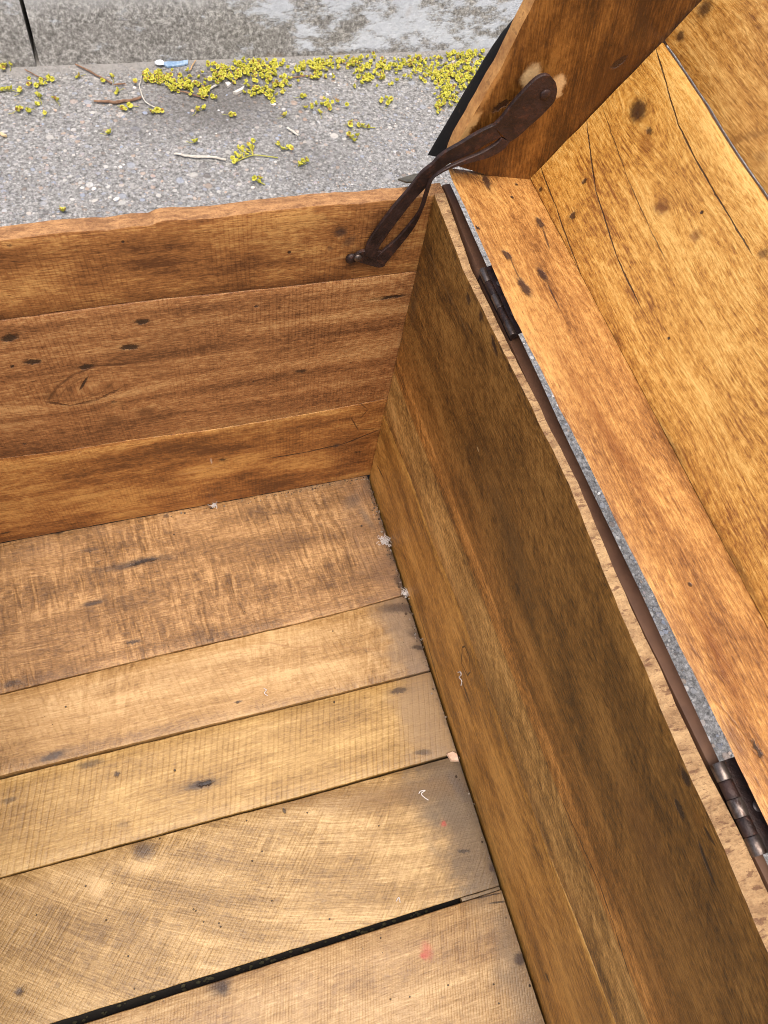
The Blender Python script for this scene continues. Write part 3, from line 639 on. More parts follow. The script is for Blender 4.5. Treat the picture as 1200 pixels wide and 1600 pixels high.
# end board of the lid (stands in the plane of the far wall)
Q = Frame(hit((713, 225), (0, 0, 0), (0, 1, 0)), Vector(hit((835, 0), (0, 0, 0), (0, 1, 0))) - Vector(hit((713, 225), (0, 0, 0), (0, 1, 0))), (0, -1, 0))
rim = [Q.uv(q) for q in ((703, 256), (707, 243), (716, 222), (740, 180), (780, 111), (808, 55), (835, 0), (880, -95))]
top = [Q.uv(q) for q in ((827, 279), (838, 267), (862, 242), (900, 202), (960, 138), (1025, 69), (1090, 0), (1180, -96))]
pale = srgb(214, 176, 124)
mE = wood("lid_end_board_wood", srgb(68, 38, 10), srgb(106, 64, 21), srgb(146, 96, 40), 44.0, tone=1.4, ang=-0.45, ring=0.5, fuzz=1.1, blotch=0.3, blotch_col=srgb(86, 48, 16), flecks=0.6, rough=0.42, fibre=0.9,
    marks=[mk(Q, (900, 200), (1040, 40), 0.03, 0.95, srgb(78, 42, 12), 0.6), mk(Q, (815, 122), (845, 117), 0.0095, 0.5, pale, 1.0, -0.1), mk(Q, (868, 118), (877, 141), 0.006, 0.5, pale, 1.0), mk(Q, (872, 135), (872, 152), 0.004, 0.5, pale, 0.8), mk(Q, (768, 173), (798, 157), 0.0026, 0.35, d2, 0.9, 0.8), mk(Q, (954, 106), (980, 88), 0.0028, 0.35, d2, 0.9, 0.8), mk(Q, (1090, 20), (1098, 10), 0.006, 0.7, d2, 0.6),
           mk(Q, (730, 205), (752, 172), 0.004, 0.6, srgb(206, 156, 96), 0.85), mk(Q, (745, 180), (800, 80), 0.0026, 0.8, srgb(190, 136, 74), 0.7), mk(Q, (715, 228), (735, 195), 0.0035, 0.6, srgb(206, 158, 98), 0.75)])
top = [(u - (0.010 if k == 0 else 0), v + (0.010 if v > rim[2][1] else -0.010)) for k, (u, v) in enumerate(top)]
a_, b_ = (rim, top) if Q.uv((827, 279))[1] > Q.uv((713, 225))[1] else (top, rim)
worn_edge = simple("worn_amber_edge", srgb(150, 98, 48), srgb(200, 146, 82), 60, 0.55, bump=0.0008, specks=(srgb(96, 56, 24), 120, 0.6, 0.5))
board("lid_end_board", Q, a_, b_, 0.0115, [mE, worn_edge], lid, seed=44, jit=0.0006, bev=0.0016, edge_lo=1 if a_ is rim else None, edge_hi=1 if b_ is rim else None)
# black tin edging on the outside of the lid's end
rim3 = [Q.at(u, v) for u, v in rim]
bm = bmesh.new()
a0 = Vector(hit((668, 242), (0, 0.0275, 0), (0, 1, 0))); a1 = Vector(hit((764, 80), (0, 0.0275, 0), (0, 1, 0))); a2 = Vector(hit((812, 17), (0, 0.0275, 0), (0, 1, 0)))
a3 = a2 + (a2 - a1) * 1.2
b0 = Vector(hit((694, 247), (0, 0.0120, 0), (0, 1, 0))); b1 = Vector(hit((786, 80), (0, 0.0120, 0), (0, 1, 0))); b2 = Vector(hit((826, 17), (0, 0.0120, 0), (0, 1, 0)))
b3 = b2 + (b2 - b1) * 1.2
n_out = Vector((-0.95, 0, 0.3))
rows = []
Lp = spline([a0, a1, a2, a3], 10); Rp = spline([b0, b1, b2, b3], 10)
for k, (a, b) in enumerate(zip(Lp, Rp)):
    wob = 0.0006 * mnoise.noise(Vector((k * 0.7, 3, 1)))
    a = a + Vector((wob, 0, 0)); inn = Vector((0.0022, 0, -0.0006)); deep = Vector((0.022, 0, -0.006))
    mid1 = a.lerp(b, 0.25) + n_out * 0.0016; mid2 = a.lerp(b, 0.75) + n_out * 0.0012
    rows.append([bm.verts.new(c) for c in (a + deep, a, mid1, mid2, b, b + inn, a.lerp(b, 0.2) + inn, a + deep + Vector((0, -0.0018, 0)))])
for a, b in zip(rows, rows[1:]):
    for k in range(8): bm.faces.new((a[k], b[k], b[(k + 1) % 8], a[(k + 1) % 8]))
bm.faces.new(rows[0]); bm.faces.new(rows[-1])
link_mesh("lid_edging", bm, black_tin, lid, Matrix.Identity(4))

# ------------------------------------------------------------------ hinges
AX = Vector((hB - hA)).normalized()
def hinge(ystart, yend, xk, zk, r, leafw, nk, screws):
    """knuckles along the rim, one leaf under the lid edge"""
    d = Vector((0.012, -1, 0)).normalized()
    o = Vector((xk, ystart, zk)); Lh = (ystart - yend)
    bm = bmesh.new()
    # leaf on the lid side and leaf folded over the tin edging
    side = Vector((1, 0.012, 0.0))
    def plate(p0, p1, p2, p3, t):
        vs = [bm.verts.new(p) for p in (p0, p1, p2, p3)] + [bm.verts.new(p + t) for p in (p0, p1, p2, p3)]
        bm.faces.new(vs[:4]); bm.faces.new(vs[4:])
        for k in range(4): bm.faces.new((vs[k], vs[(k + 1) % 4], vs[4 + (k + 1) % 4], vs[4 + k]))
    rise = Vector((0, 0, 0.0045))
    plate(o + Vector((0, 0, r * 0.55)) , o + d * Lh + Vector((0, 0, r * 0.55)), o + d * Lh + side * leafw + rise, o + side * leafw + rise, Vector((0.0002, 0, -0.0014)))
    plate(o + Vector((-r * 0.4, 0, -r * 0.2)), o + d * Lh + Vector((-r * 0.4, 0, -r * 0.2)), o + d * Lh + Vector((-r * 0.4, 0, -0.016)), o + Vector((-r * 0.4, 0, -0.016)), Vector((0.0012, 0, 0)))
    h = link_mesh("hinge", bm, iron, trunk, Matrix.Identity(4), False)
    seg = Lh / nk
    for k in range(nk):
        bm = bmesh.new()
        p0 = o + d * (seg * k + 0.00012); p1 = o + d * (seg * (k + 1) - 0.00012)
        rr = r * (1.0 if k % 2 == 0 else 0.94)
        pts = [p0, p0.lerp(p1, 0.04), p0.lerp(p1, 0.96), p1]
        tube(bm, pts, rr, 16, [0.94, 1, 1, 0.94])
        link_mesh("knuckle", bm, steel if k % 2 == 0 else iron, h, Matrix.Identity(4))
    for (sx, sy) in screws:
        bm = bmesh.new()
        c = o + d * sy + side * sx + Vector((0, 0, r * 0.55 + (0.0045 - r * 0.55) * sx / leafw + 0.0002))
        bmesh.ops.create_uvsphere(bm, u_segments=14, v_segments=7, radius=0.0030, matrix=Matrix.Translation(c) @ Matrix.Scale(0.35, 4, (0, 0, 1)))
        link_mesh("screw", bm, steel, h, Matrix.Identity(4))
    return h
k0 = hit((757, 418), (0, 0, H + 0.005), (0, 0, 1)); k1 = hit((802, 522), (0, 0, H + 0.005), (0, 0, 1))
hinge(k0[1], k1[1], (k0[0] + k1[0]) / 2 - 0.0004, H + 0.0026, 0.0031, 0.0078, 5, ((0.006, 0.018), (0.006, 0.046)))
k2 = hit((1125, 1190), (0, 0, H + 0.005), (0, 0, 1)); k3 = hit((1190, 1336), (0, 0, H + 0.005), (0, 0, 1))
hinge(k2[1], k3[1], (k2[0] + k3[0]) / 2 - 0.0004, H + 0.0026, 0.0042, 0.0145, 5, ((0.009, 0.026), ))

# ------------------------------------------------------------------ slotted iron stay
def strip(bm, pairs, t=0.0024):
    """pairs of (left px, right px, y offset) -> a plate of thickness t standing off the wall plane"""
    rows = []
    for l, r_, y in pairs:
        a = Vector(hit(l, (0, y, 0), (0, 1, 0))); b = Vector(hit(r_, (0, y, 0), (0, 1, 0)))
        rows.append((a, b))
    n = 5
    L = spline([q[0] for q in rows], n); Rr = spline([q[1] for q in rows], n)
    vs = []
    for a, b in zip(L, Rr):
        e = (b - a).normalized() * min(0.0007, (b - a).length * 0.2); t_ = Vector((0, t, 0)); z = Vector((0, 0.0006, 0))
        vs.append([bm.verts.new(c) for c in (a + e, a + z, a + t_, b + t_, b + z, b - e)])
    for p, q in zip(vs, vs[1:]):
        for k in range(6): bm.faces.new((p[k], q[k], q[(k + 1) % 6], p[(k + 1) % 6]))
    bm.faces.new(vs[0]); bm.faces.new(vs[-1])
bm = bmesh.new()
y0 = -0.0052
# left leg of the slot, from the foot up into the broad head
strip(bm, [((570, 399), (588, 408), y0), ((573, 385), (591, 391), y0), ((584, 365), (605, 369), y0), ((612, 327), (628, 338), y0), ((637, 298), (648, 313), y0), ((659, 270), (668, 292), y0 - 0.001), ((675, 257), (685, 273), y0 - 0.0015),
           ((691, 241), (700, 258), y0 - 0.002), ((723, 222), (738, 240), y0 - 0.003), ((748, 207), (761, 226), y0 - 0.0035), ((771, 196), (784, 215), y0 - 0.004)])
# right leg of the slot
strip(bm, [((590, 400), (599, 417), y0 + 0.0004), ((600, 391), (615, 398), y0 + 0.0004), ((618, 376), (637, 371), y0), ((637, 355), (652, 349), y0 - 0.001), ((655, 331), (664, 321), y0 - 0.003), ((664, 304), (672, 296), y0 - 0.005), ((671, 286), (678, 280), y0 - 0.006),
           ((683, 273), (689, 272), y0 - 0.007), ((700, 262), (706, 264), y0 - 0.007), ((724, 251), (732, 256), y0 - 0.006), ((752, 239), (765, 247), y0 - 0.005), ((774, 226), (788, 234), y0 - 0.0045), ((784, 216), (797, 222), y0 - 0.0042)])
# foot hooked over the pin
strip(bm, [((555, 399), (556, 409), y0 + 0.0008), ((566, 393), (569, 413), y0 + 0.0008), ((584, 391), (592, 419), y0 + 0.0008), ((597, 394), (602, 416), y0 + 0.0008)])
# head
strip(bm, [((771, 197), (796, 223), y0 - 0.0037), ((784, 184), (808, 216), y0 - 0.0038), ((800, 163), (826, 200), y0 - 0.004), ((815, 146), (843, 185), y0 - 0.004), ((829, 131), (857, 171), y0 - 0.004), ((841, 121), (867, 159), y0 - 0.004), ((852, 117), (871, 143), y0 - 0.004), ((860, 119), (869, 130), y0 - 0.004)])
stay = link_mesh("lid_stay", bm, iron, trunk, Matrix.Identity(4))
def head_at(name, px, y, r, mat, flat=0.45):
    bm = bmesh.new()
    c = Vector(hit(px, (0, y, 0), (0, 1, 0)))
    bmesh.ops.create_uvsphere(bm, u_segments=16, v_segments=8, radius=r, matrix=Matrix.Translation(c) @ Matrix.Scale(flat, 4, (0, 1, 0)))
    return link_mesh(name, bm, mat, stay, Matrix.Identity(4))
head_at("rivet", (852, 148), y0 - 0.0042, 0.0040, iron, 0.4)
head_at("screw", (549, 404), -0.003, 0.0050, iron, 0.6)
head_at("pin", (559, 403), -0.0070, 0.0034, steel, 0.5)

# ------------------------------------------------------------------ pavement and kerb
G = -0.03
def pavement_mat():
    N = NT("exposed_aggregate_concrete")
    p = N.n("TexCoord").outputs['Object']
    pw = N.vec('ADD', p, N.vec('SCALE', N.vec('SUBTRACT', N.noise(p, 60, 2, 0.5, col=True), (0.5, 0.5, 0.5)), scale=0.006))
    big = N.noise(p, 2.3, 4, 0.6)
    fine = N.noise(p, 420, 3, 0.7)
    sand = N.noise(p, 190, 4, 0.75)
    c = N.ramp(N.math('ADD', N.math('MULTIPLY', sand, 0.75), N.math('MULTIPLY', fine, 0.25)), [(0.33, srgb(66, 65, 63)), (0.47, srgb(124, 122, 118)), (0.56, srgb(152, 150, 146)), (0.68, srgb(200, 197, 191))])
    h = N.math('MULTIPLY', sand, 0.6)
    for sc, thr, keep in ((95, 0.40, 0.45), (190, 0.42, 0.55), (46, 0.34, 0.80)):
        v = N.voro(pw, sc)
        sep = N.n("SeparateColor"); N.put(sep.inputs[0], v.outputs['Color'])
        on = N.math('GREATER_THAN', sep.outputs[0], keep)
        k = N.math('MULTIPLY', N.rng(v.outputs['Distance'], thr, thr - 0.10), on)
        stone = N.ramp(sep.outputs[1], [(0.0, srgb(196, 190, 180)), (0.22, srgb(128, 130, 136)), (0.42, srgb(172, 168, 160)), (0.58, srgb(150, 158, 172)), (0.74, srgb(178, 156, 136)), (0.82, srgb(96, 92, 90)), (0.92, srgb(214, 210, 202)), (1.0, srgb(172, 142, 118))])
        c = N.mix(N.math('MULTIPLY', k, 0.7), c, stone)
        h = N.math('ADD', h, N.math('MULTIPLY', k, 0.5))
    # damp dirt stain and the smoother cement of the gutter by the kerb
    c = N.mix(N.math('MULTIPLY', N.rng(big, 0.46, 0.66), 0.28), c, srgb(84, 80, 76))
    q = N.mapping(p, (-0.06, 0.75, 0), (0, 0, 0.1), (0.17, 0.10, 100), 'TEXTURE')
    e = N.math('ADD', N.vec('LENGTH', q), N.math('MULTIPLY', N.math('SUBTRACT', N.noise(p, 14, 4, 0.6), 0.5), 1.4))
    c = N.mix(N.rng(e, 1.2, 0.2, 0, 0.5), c, srgb(82, 77, 72))
    sep = N.n("SeparateXYZ"); N.put(sep.inputs[0], p)
    gm = N.rng(N.math('ADD', sep.outputs[1], N.math('MULTIPLY', N.math('SUBTRACT', N.noise(p, 9, 3, 0.6), 0.5), 0.08)), 0.835, 0.862, 0, 0.8)
    cem = N.mix(N.noise(p, 60, 5, 0.7), srgb(122, 119, 114), srgb(164, 160, 154))
    c = N.mix(gm, c, cem)
    return N.out(c, 0.85, N.bump(h, 0.0022), 0, 0.3)
bm = bmesh.new()
bmesh.ops.create_grid(bm, x_segments=1, y_segments=1, size=60)
for v in bm.verts: v.co.z = G
pv = link_mesh("pavement", bm, pavement_mat(), None, None, False)
props(pv, "grey exposed aggregate concrete gutter and road under the trunk", None, None, "structure")

def kerb_mat():
    N = NT("weathered_kerb_concrete")
    p = N.n("TexCoord").outputs['Object']
    sand = N.noise(p, 170, 5, 0.75)
    big = N.noise(p, 7, 5, 0.65)
    c = N.ramp(sand, [(0.34, srgb(94, 91, 86)), (0.50, srgb(146, 143, 136)), (0.64, srgb(198, 194, 186))])
    sep = N.n("SeparateXYZ"); N.put(sep.inputs[0], p)
    # darker band low on the face, paler lip above, flaking whitewash to the right
    dz = N.math('ADD', sep.outputs[2], N.math('MULTIPLY', N.math('SUBTRACT', big, 0.5), 0.08))
    c = N.mix(N.rng(dz, 0.045, 0.085, 0, 0.8), c, srgb(186, 185, 181))
    c = N.mix(N.math('MULTIPLY', N.rng(dz, 0.05, 0.02), 0.22), c, srgb(78, 72, 64))
    wn = N.noise(N.mapping(p, sc=(1, 1, 2.2)), 17, 7, 0.72)
    side = N.rng(N.math('ADD', sep.outputs[0], N.math('MULTIPLY', sep.outputs[2], 2.6)), -0.10, 0.34, 0.0, 0.16)
    wm = N.rng(N.math('ADD', wn, side), 0.575, 0.70)
    c = N.mix(N.math('MULTIPLY', wm, 0.88), c, N.mix(N.noise(p, 90, 4, 0.7), srgb(168, 173, 177), srgb(220, 223, 226)))
    rust = N.rng(N.noise(p, 12, 3, 0.6), 0.60, 0.75)
    c = N.mix(N.math('MULTIPLY', rust, 0.35), c, srgb(150, 122, 84))
    return N.out(c, 0.88, N.bump(N.math('ADD', sand, N.math('MULTIPLY', wm, 0.25)), 0.0022), 0, 0.25)
KM = kerb_mat()
gp = lambda q: Vector(hit(q, (0, 0, G), (0, 0, 1)))
kA = gp((0, 106)); kBv = gp((760, 76))
kd = (kBv - kA); kd.z = 0; kd.normalize()
kn_ = Vector((-kd.y, kd.x, 0))
joint = (gp((60, 102)) - kA).dot(kd)
kerb = empty("kerb", kA)
props(kerb, "weathered grey concrete kerb with flaking white paint along the gutter", None, None, "structure")
bpy.context.view_layer.update()
def kerb_block(s0, s1, seed):
    bm = bmesh.new(); rows = []
    n = int(min(60, max(8, abs(s1 - s0) / 0.04)))
    for i in range(n + 1):
        s = s0 + (s1 - s0) * i / n
        pr = [(0.0, -0.06), (0.0, 0.003), (0.004, 0.012), (0.016, 0.06), (0.026, 0.105), (0.031, 0.13), (0.040, 0.143), (0.056, 0.150), (0.15, 0.152), (0.18, 0.150), (0.18, -0.06)]
        row = []
        for (dd, zz) in pr:
            j = 0.0022 * mnoise.noise(Vector((s * 14, zz * 40, seed))) + 0.0016 * mnoise.noise(Vector((s * 50, zz * 80, seed)))
            tilt = 0.0
            row.append(bm.verts.new(kA + kd * (s - 0.03 * (zz if (i in (0, n)) else 0) * 1.0) + kn_ * (dd + j) + Vector((0, 0, zz))))
        rows.append(row)
    m = len(rows[0])
    for a, b in zip(rows, rows[1:]):
        for k in range(m): bm.faces.new((a[k], b[k], b[(k + 1) % m], a[(k + 1) % m]))
    bm.faces.new(rows[0]); bm.faces.new(rows[-1])
    return link_mesh("kerb_block", bm, KM, kerb, Matrix.Identity(4))
kerb_block(joint - 1.8, joint - 0.0032, 1.0)
kerb_block(joint + 0.0032, joint + 2.4, 2.0)
bm = bmesh.new()
vs = []
for s, dd in ((-8, 0.19), (8, 0.19), (8, 9), (-8, 9)):
    vs.append(bm.verts.new(kA + kd * s + kn_ * dd + Vector((0, 0, 0.146))))
bm.faces.new(vs)
sw = link_mesh("sidewalk", bm, simple("sidewalk_concrete", srgb(130, 127, 120), srgb(168, 165, 158), 60, 0.9, bump=0.001), None, None, False)
props(sw, "grey concrete sidewalk behind the kerb", None, None, "structure")

# ------------------------------------------------------------------ fallen blossoms
yel = NT("yellow_green_blossom")
oi = yel.n("ObjectInfo")
pp = yel.n("TexCoord").outputs['Object']
geo = yel.n("NewGeometry")
ri = geo.outputs['Random Per Island']
yc = yel.ramp(yel.math('FRACT', yel.math('ADD', ri, oi.outputs['Random'])), [(0.0, srgb(146, 146, 48)), (0.3, srgb(186, 182, 62)), (0.6, srgb(206, 198, 82)), (0.88, srgb(176, 168, 70)), (0.93, srgb(140, 104, 60)), (1.0, srgb(166, 130, 70))])
yel.out(yc, 0.6, None, 0, 0.3)
YEL = yel.m
STALK = simple("blossom_stalk", srgb(150, 150, 60), srgb(176, 170, 86), 60, 0.6)
def blossom_geo(bm, c, r, rg):
    """a bud of four or five blunt petals round a core"""
    c = Vector(c)
    n = rg.randint(4, 5); a0 = rg.random() * 6.28
    tilt = Matrix.Rotation(rg.uniform(-0.9, 0.9), 4, 'X') @ Matrix.Rotation(rg.uniform(-0.9, 0.9), 4, 'Y')
    for k in range(n):
        a = a0 + k * 2 * math.pi / n
        d = tilt @ Vector((math.cos(a), math.sin(a), 0.45)); d.normalize()
        s = tilt @ Vector((-math.sin(a), math.cos(a), 0))
        u = tilt @ Vector((0, 0, 1))
        ln, wd, th = r * rg.uniform(0.85, 1.1), r * 0.62, r * 0.36
        pts = [c + d * ln * 0.02, c + d * ln * 0.55 + s * wd + u * th * 0.6, c + d * ln * 1.0 + u * th, c + d * ln * 0.55 - s * wd + u * th * 0.6, c + d * ln * 0.55 - u * th * 0.7, c + d * ln * 0.45 + u * th * 1.5]
        v = [bm.verts.new(p) for p in pts]
        for f in ((0, 1, 5), (1, 2, 5), (2, 3, 5), (3, 0, 5), (1, 0, 4), (2, 1, 4), (3, 2, 4), (0, 3, 4)):
            bm.faces.new([v[i] for i in f])
rg = random.Random(5)
drift = [(238, 128, 10, 8, 14), (262, 126, 22, 9, 34), (272, 140, 14, 8, 16), (300, 136, 16, 10, 30), (318, 148, 12, 8, 18), (342, 110, 14, 7, 14), (350, 122, 26, 10, 34), (378, 112, 28, 12, 46), (405, 106, 20, 9, 30), (418, 118, 22, 14, 44), (402, 140, 18, 12, 24), (428, 146, 12, 18, 18),
         (445, 132, 14, 8, 10), (490, 110, 22, 10, 34), (505, 104, 22, 8, 20), (497, 122, 12, 6, 8), (540, 102, 18, 8, 14), (566, 100, 18, 10, 26), (560, 122, 16, 10, 14), (600, 108, 22, 10, 24), (592, 128, 20, 9, 14), (635, 104, 22, 9, 26), (655, 100, 20, 9, 22), (628, 124, 22, 8, 12), (672, 118, 20, 10, 24), (610, 160, 8, 5, 5),
         (700, 112, 20, 14, 46), (722, 90, 24, 14, 46), (742, 82, 18, 10, 26), (712, 130, 18, 16, 50), (700, 152, 14, 16, 36), (734, 118, 18, 22, 50), (690, 168, 10, 10, 14), (505, 165, 16, 7, 12), (60, 133, 18, 8, 10), (790, 90, 30, 20, 40), (830, 120, 30, 20, 30)]
bm = bmesh.new()
for (px, py, rx, ry, n) in drift:
    for _ in range(int(n * 1.15)):
        q = (px + rg.gauss(0, 0.68) * rx, py + rg.gauss(0, 0.62) * ry)
        c = gp(q)
        if (c - kA).dot(kn_) > -0.012: continue
        blossom_geo(bm, (c.x, c.y, G + rg.uniform(0.002, 0.007)), rg.uniform(0.0034, 0.0052), rg)
dr = link_mesh("fallen_blossom_drift", bm, YEL, None, None, False)
props(dr, "drift of tiny fallen yellow green blossoms lying in the gutter along the kerb", "blossoms", None, "stuff")
# single blossoms one can pick out
singles = [(8, 108), (16, 105), (4, 112), (18, 144), (34, 146), (5, 145), (44, 178), (27, 176), (72, 181), (88, 160), (58, 168), (62, 156), (100, 334), (125, 122), (160, 130), (176, 124), (172, 212), (186, 146), (202, 170), (192, 172), (238, 180), (246, 176), (306, 226), (307, 176), (320, 173), (360, 182), (446, 184), (470, 154), (546, 200), (578, 122), (402, 142), (500, 180), (478, 172), (516, 170), (548, 196), (597, 160), (606, 166)]
bproto = None
gname = "single blossoms scattered on the gutter concrete"
protos = []
for v in range(4):
    bm = bmesh.new(); rg2 = random.Random(40 + v)
    blossom_geo(bm, (0, 0, 0.004), 0.0060, rg2)
    if v % 2: blossom_geo(bm, (0.006, 0.003, 0.003), 0.0048, rg2)
    tube(bm, [(0, 0, 0.003), (-0.006, -0.003, 0.0015), (-0.014, -0.004, 0.0012)], 0.0005, 4, None, 1)
    me = bpy.data.meshes.new("fallen_blossom"); bmesh.ops.recalc_face_normals(bm, faces=bm.faces[:]); bm.to_mesh(me); bm.free()
    me.materials.append(YEL); me.materials.append(STALK); protos.append(me)
SPECIAL = {(100, 334): "lone yellow blossom nearest the far wall's rim at the left", (172, 212): "lone blossom on bare concrete below the knobby brown twig", (306, 226): "round green yellow blossom straight above the white stick", (360, 182): "small isolated blossom on the damp dark patch below the drift",
           (125, 122): "single blossom between the fine dark twig and the slanting twig", (446, 184): "single blossom just above the short bleached stub", (160, 130): "blossom lying against the lower half of the slanting brown twig", (578, 122): "blossom apart under the drift's middle right heap",
           (546, 200): "left one of two blossoms above the little three bud sprig", (548, 196): "blossom touching the stem end of the short row of buds", (470, 154): "blossom just below the gap between the drift's two large heaps"}
def where(q):
    if q[1] < 120 and q[0] < 40: return "yellow blossom in the small heap under the kerb at the left edge", "blossoms under the kerb at the left edge"
    if q[0] < 110: return "yellow blossom in the loose scatter left of the brown twigs", "blossoms scattered left of the brown twigs"
    if q[0] < 260: return "yellow blossom lying around the knobby brown twig and hooked stem", "blossoms round the knobby twig and hooked stem"
    if q[0] < 450: return "yellow blossom lying close below the thick left part of the drift", "blossoms below the left part of the drift"
    return "yellow blossom lying apart below the thin right part of the drift", "blossoms below the right part of the drift"
for k, q in enumerate(singles):
    o = bpy.data.objects.new("fallen_blossom", protos[k % 4]); COL.objects.link(o)
    c = gp(q); o.location = (c.x, c.y, G + 0.001); o.rotation_euler = (0, 0, rg.random() * 6.28)
    s = rg.uniform(0.75, 1.05); o.scale = (s, s, s)
    lb, gr = where(q)
    props(o, SPECIAL.get(q, lb), "blossom", None if q in SPECIAL else gr)

# sprigs with stalks
def sprig(stem, buds, label):
    bm = bmesh.new()
    pts = [gp(q) + Vector((0, 0, 0.003)) for q in stem]
    tube(bm, spline(pts, 5), 0.0009, 6, None, 0)
    o = link_mesh("blossom_sprig", bm, STALK)
    org = pts[0].copy()
    o.data.transform(Matrix.Translation(-org)); o.location = org
    bpy.context.view_layer.update()
    bm = bmesh.new()
    for (x, y) in buds:
        c = gp((x, y)); c.z = G + rg.uniform(0.004, 0.008)
        blossom_geo(bm, c, rg.uniform(0.0042, 0.0055), rg)
        tube(bm, [c, (c + min(pts, key=lambda s: (s - c).length)) / 2 + Vector((0, 0, 0.002)), min(pts, key=lambda s: (s - c).length)], 0.0005, 4)
    link_mesh("bud_cluster", bm, YEL, o, Matrix.Identity(4), False)
    return props(o, label, "sprig")
sprig([(434, 249), (412, 246), (396, 245), (380, 250), (368, 256)], [(364, 254), (368, 246), (372, 238), (380, 236), (386, 240), (392, 234), (394, 226), (374, 250), (366, 260), (384, 246), (378, 243), (370, 258), (388, 232)], "green yellow blossom sprig with long stalk, nearest the white stick")
sprig([(430, 226), (438, 231), (448, 236)], [(442, 238), (450, 235), (454, 237), (436, 230)], "small forked blossom sprig right of the stalked one")
sprig([(398, 282), (404, 286), (414, 291)], [(400, 283), (406, 284), (404, 288), (398, 286)], "tiny blossom cluster lying below the long stalked sprig")
sprig([(545, 216), (552, 220), (558, 218)], [(545, 214), (550, 220), (558, 219), (552, 224)], "little three bud sprig alone near the trunk's corner")
sprig([(586, 202), (568, 201), (558, 198)], [(558, 199), (566, 201), (574, 202)], "short row of pale buds on a thin stem near the lid edging")
sprig([(478, 258), (470, 260), (466, 262)], [(472, 258), (478, 257), (468, 261)], "pale bud pair with a brown husk, right of the forked sprig")

# twigs and litter
def twig(name, pts, r, mat, label, cat, z=0.004, taper=None):
    P = spline([gp(q) + Vector((0, 0, z)) for q in pts], 4)
    bm = bmesh.new()
    tp = [0.55 + 0.45 * math.sin(math.pi * (0.15 + 0.7 * i / (len(P) - 1))) + 0.12 * rg.uniform(-1, 1) for i in range(len(P))]
    tube(bm, [p + Vector((rg.uniform(-1, 1), rg.uniform(-1, 1), 0)) * r * 0.5 for p in P], r * 0.72, 7, tp)
    o = link_mesh(name, bm, mat)
    c = P[0].copy(); o.data.transform(Matrix.Translation(-c)); o.location = c
    return props(o, label, cat)
wm_ = simple("bleached_twig", srgb(176, 168, 152), srgb(214, 208, 196), 160, 0.7)
bw_ = simple("brown_twig", srgb(96, 70, 52), srgb(150, 116, 90), 160, 0.8)
twig("twig", [(272, 244), (296, 247), (322, 248), (352, 252)], 0.0030, wm_, "straight bleached white stick lying on the gutter concrete", "twig")
twig("twig", [(448, 203), (466, 215)], 0.0026, wm_, "short bleached stub of stick below the blossom drift", "twig")
twig("twig", [(222, 122), (219, 142), (228, 162), (244, 172), (256, 176)], 0.0014, wm_, "thin pale curved stem hooked at the left end of the drift", "twig")
twig("twig", [(120, 104), (150, 120), (176, 134)], 0.0022, bw_, "thin brown twig slanting near the kerb joint", "twig")
twig("twig", [(146, 161), (180, 163), (206, 160), (222, 155)], 0.0032, bw_, "thickest brown knobbly twig left of the blossom drift", "twig")
twig("twig", [(178, 136), (196, 134)], 0.0018, bw_, "short reddish twig end touching the slanting twig", "twig")
twig("twig", [(272, 143), (298, 150), (322, 158)], 0.0018, bw_, "brown twig half buried in the left part of the drift", "twig")
twig("twig", [(444, 128), (476, 122), (500, 124)], 0.0018, bw_, "brown twig bridging two heaps of the drift", "twig")
twig("twig", [(296, 114), (306, 98)], 0.0014, simple("tan_straw", srgb(176, 140, 96), srgb(200, 164, 120), 90, 0.7), "tan straw standing out beside the blue wrapper", "twig")
twig("twig", [(326, 144), (342, 134)], 0.0022, wm_, "small pale stick lying across the drift's front", "twig")
twig("twig", [(0, 211), (10, 216)], 0.0036, simple("straw_chip", srgb(190, 166, 120), srgb(214, 190, 150), 90, 0.7), "straw coloured chip cut off by the left picture edge", "twig")
twig("twig", [(40, 112), (58, 122), (74, 128)], 0.0014, bw_, "fine dark twig just below the kerb joint", "twig")
# leaf scraps in the drift
def scrap(name, outline, mat, label, cat, z=0.004):
    P = [gp(q) for q in outline]
    bm = bmesh.new(); n = len(P)
    c = sum(P, Vector()) / n
    top_ = [bm.verts.new((p.x, p.y, G + z + 0.002 * rg.random())) for p in P]; bot = [bm.verts.new((p.x, p.y, G + 0.0008)) for p in P]
    ct = bm.verts.new((c.x, c.y, G + z + 0.0025))
    for k in range(n):
        bm.faces.new((top_[k], top_[(k + 1) % n], ct)); bm.faces.new((bot[k], bot[(k + 1) % n], top_[(k + 1) % n], top_[k]))
    bm.faces.new(bot)
    o = link_mesh(name, bm, mat, None, None, False)
    o.data.transform(Matrix.Translation(-c)); o.location = c
    return props(o, label, cat)
pap = simple("pale_leaf_scrap", srgb(196, 188, 176), srgb(222, 216, 206), 90, 0.7)
scrap("paper_scrap", [(364, 148), (374, 142), (382, 138), (380, 144), (370, 149)], pap, "pale folded scrap in front of the drift's middle", "scrap")
scrap("paper_scrap", [(352, 134), (358, 131), (361, 135), (356, 139)], pap, "tiny white scrap between the drift's two left heaps", "scrap")
bl_ = simple("blue_film", srgb(96, 128, 160), srgb(160, 182, 204), 120, 0.35)
wr = scrap("plastic_wrapper", [(252, 102), (264, 98), (280, 98), (294, 97), (294, 102), (280, 105), (262, 107)], bl_, "torn blue and white plastic wrapper by the kerb", "wrapper", 0.003)
bm = bmesh.new(); cw = gp((250, 103)); bmesh.ops.create_icosphere(bm, subdivisions=2, radius=0.006)
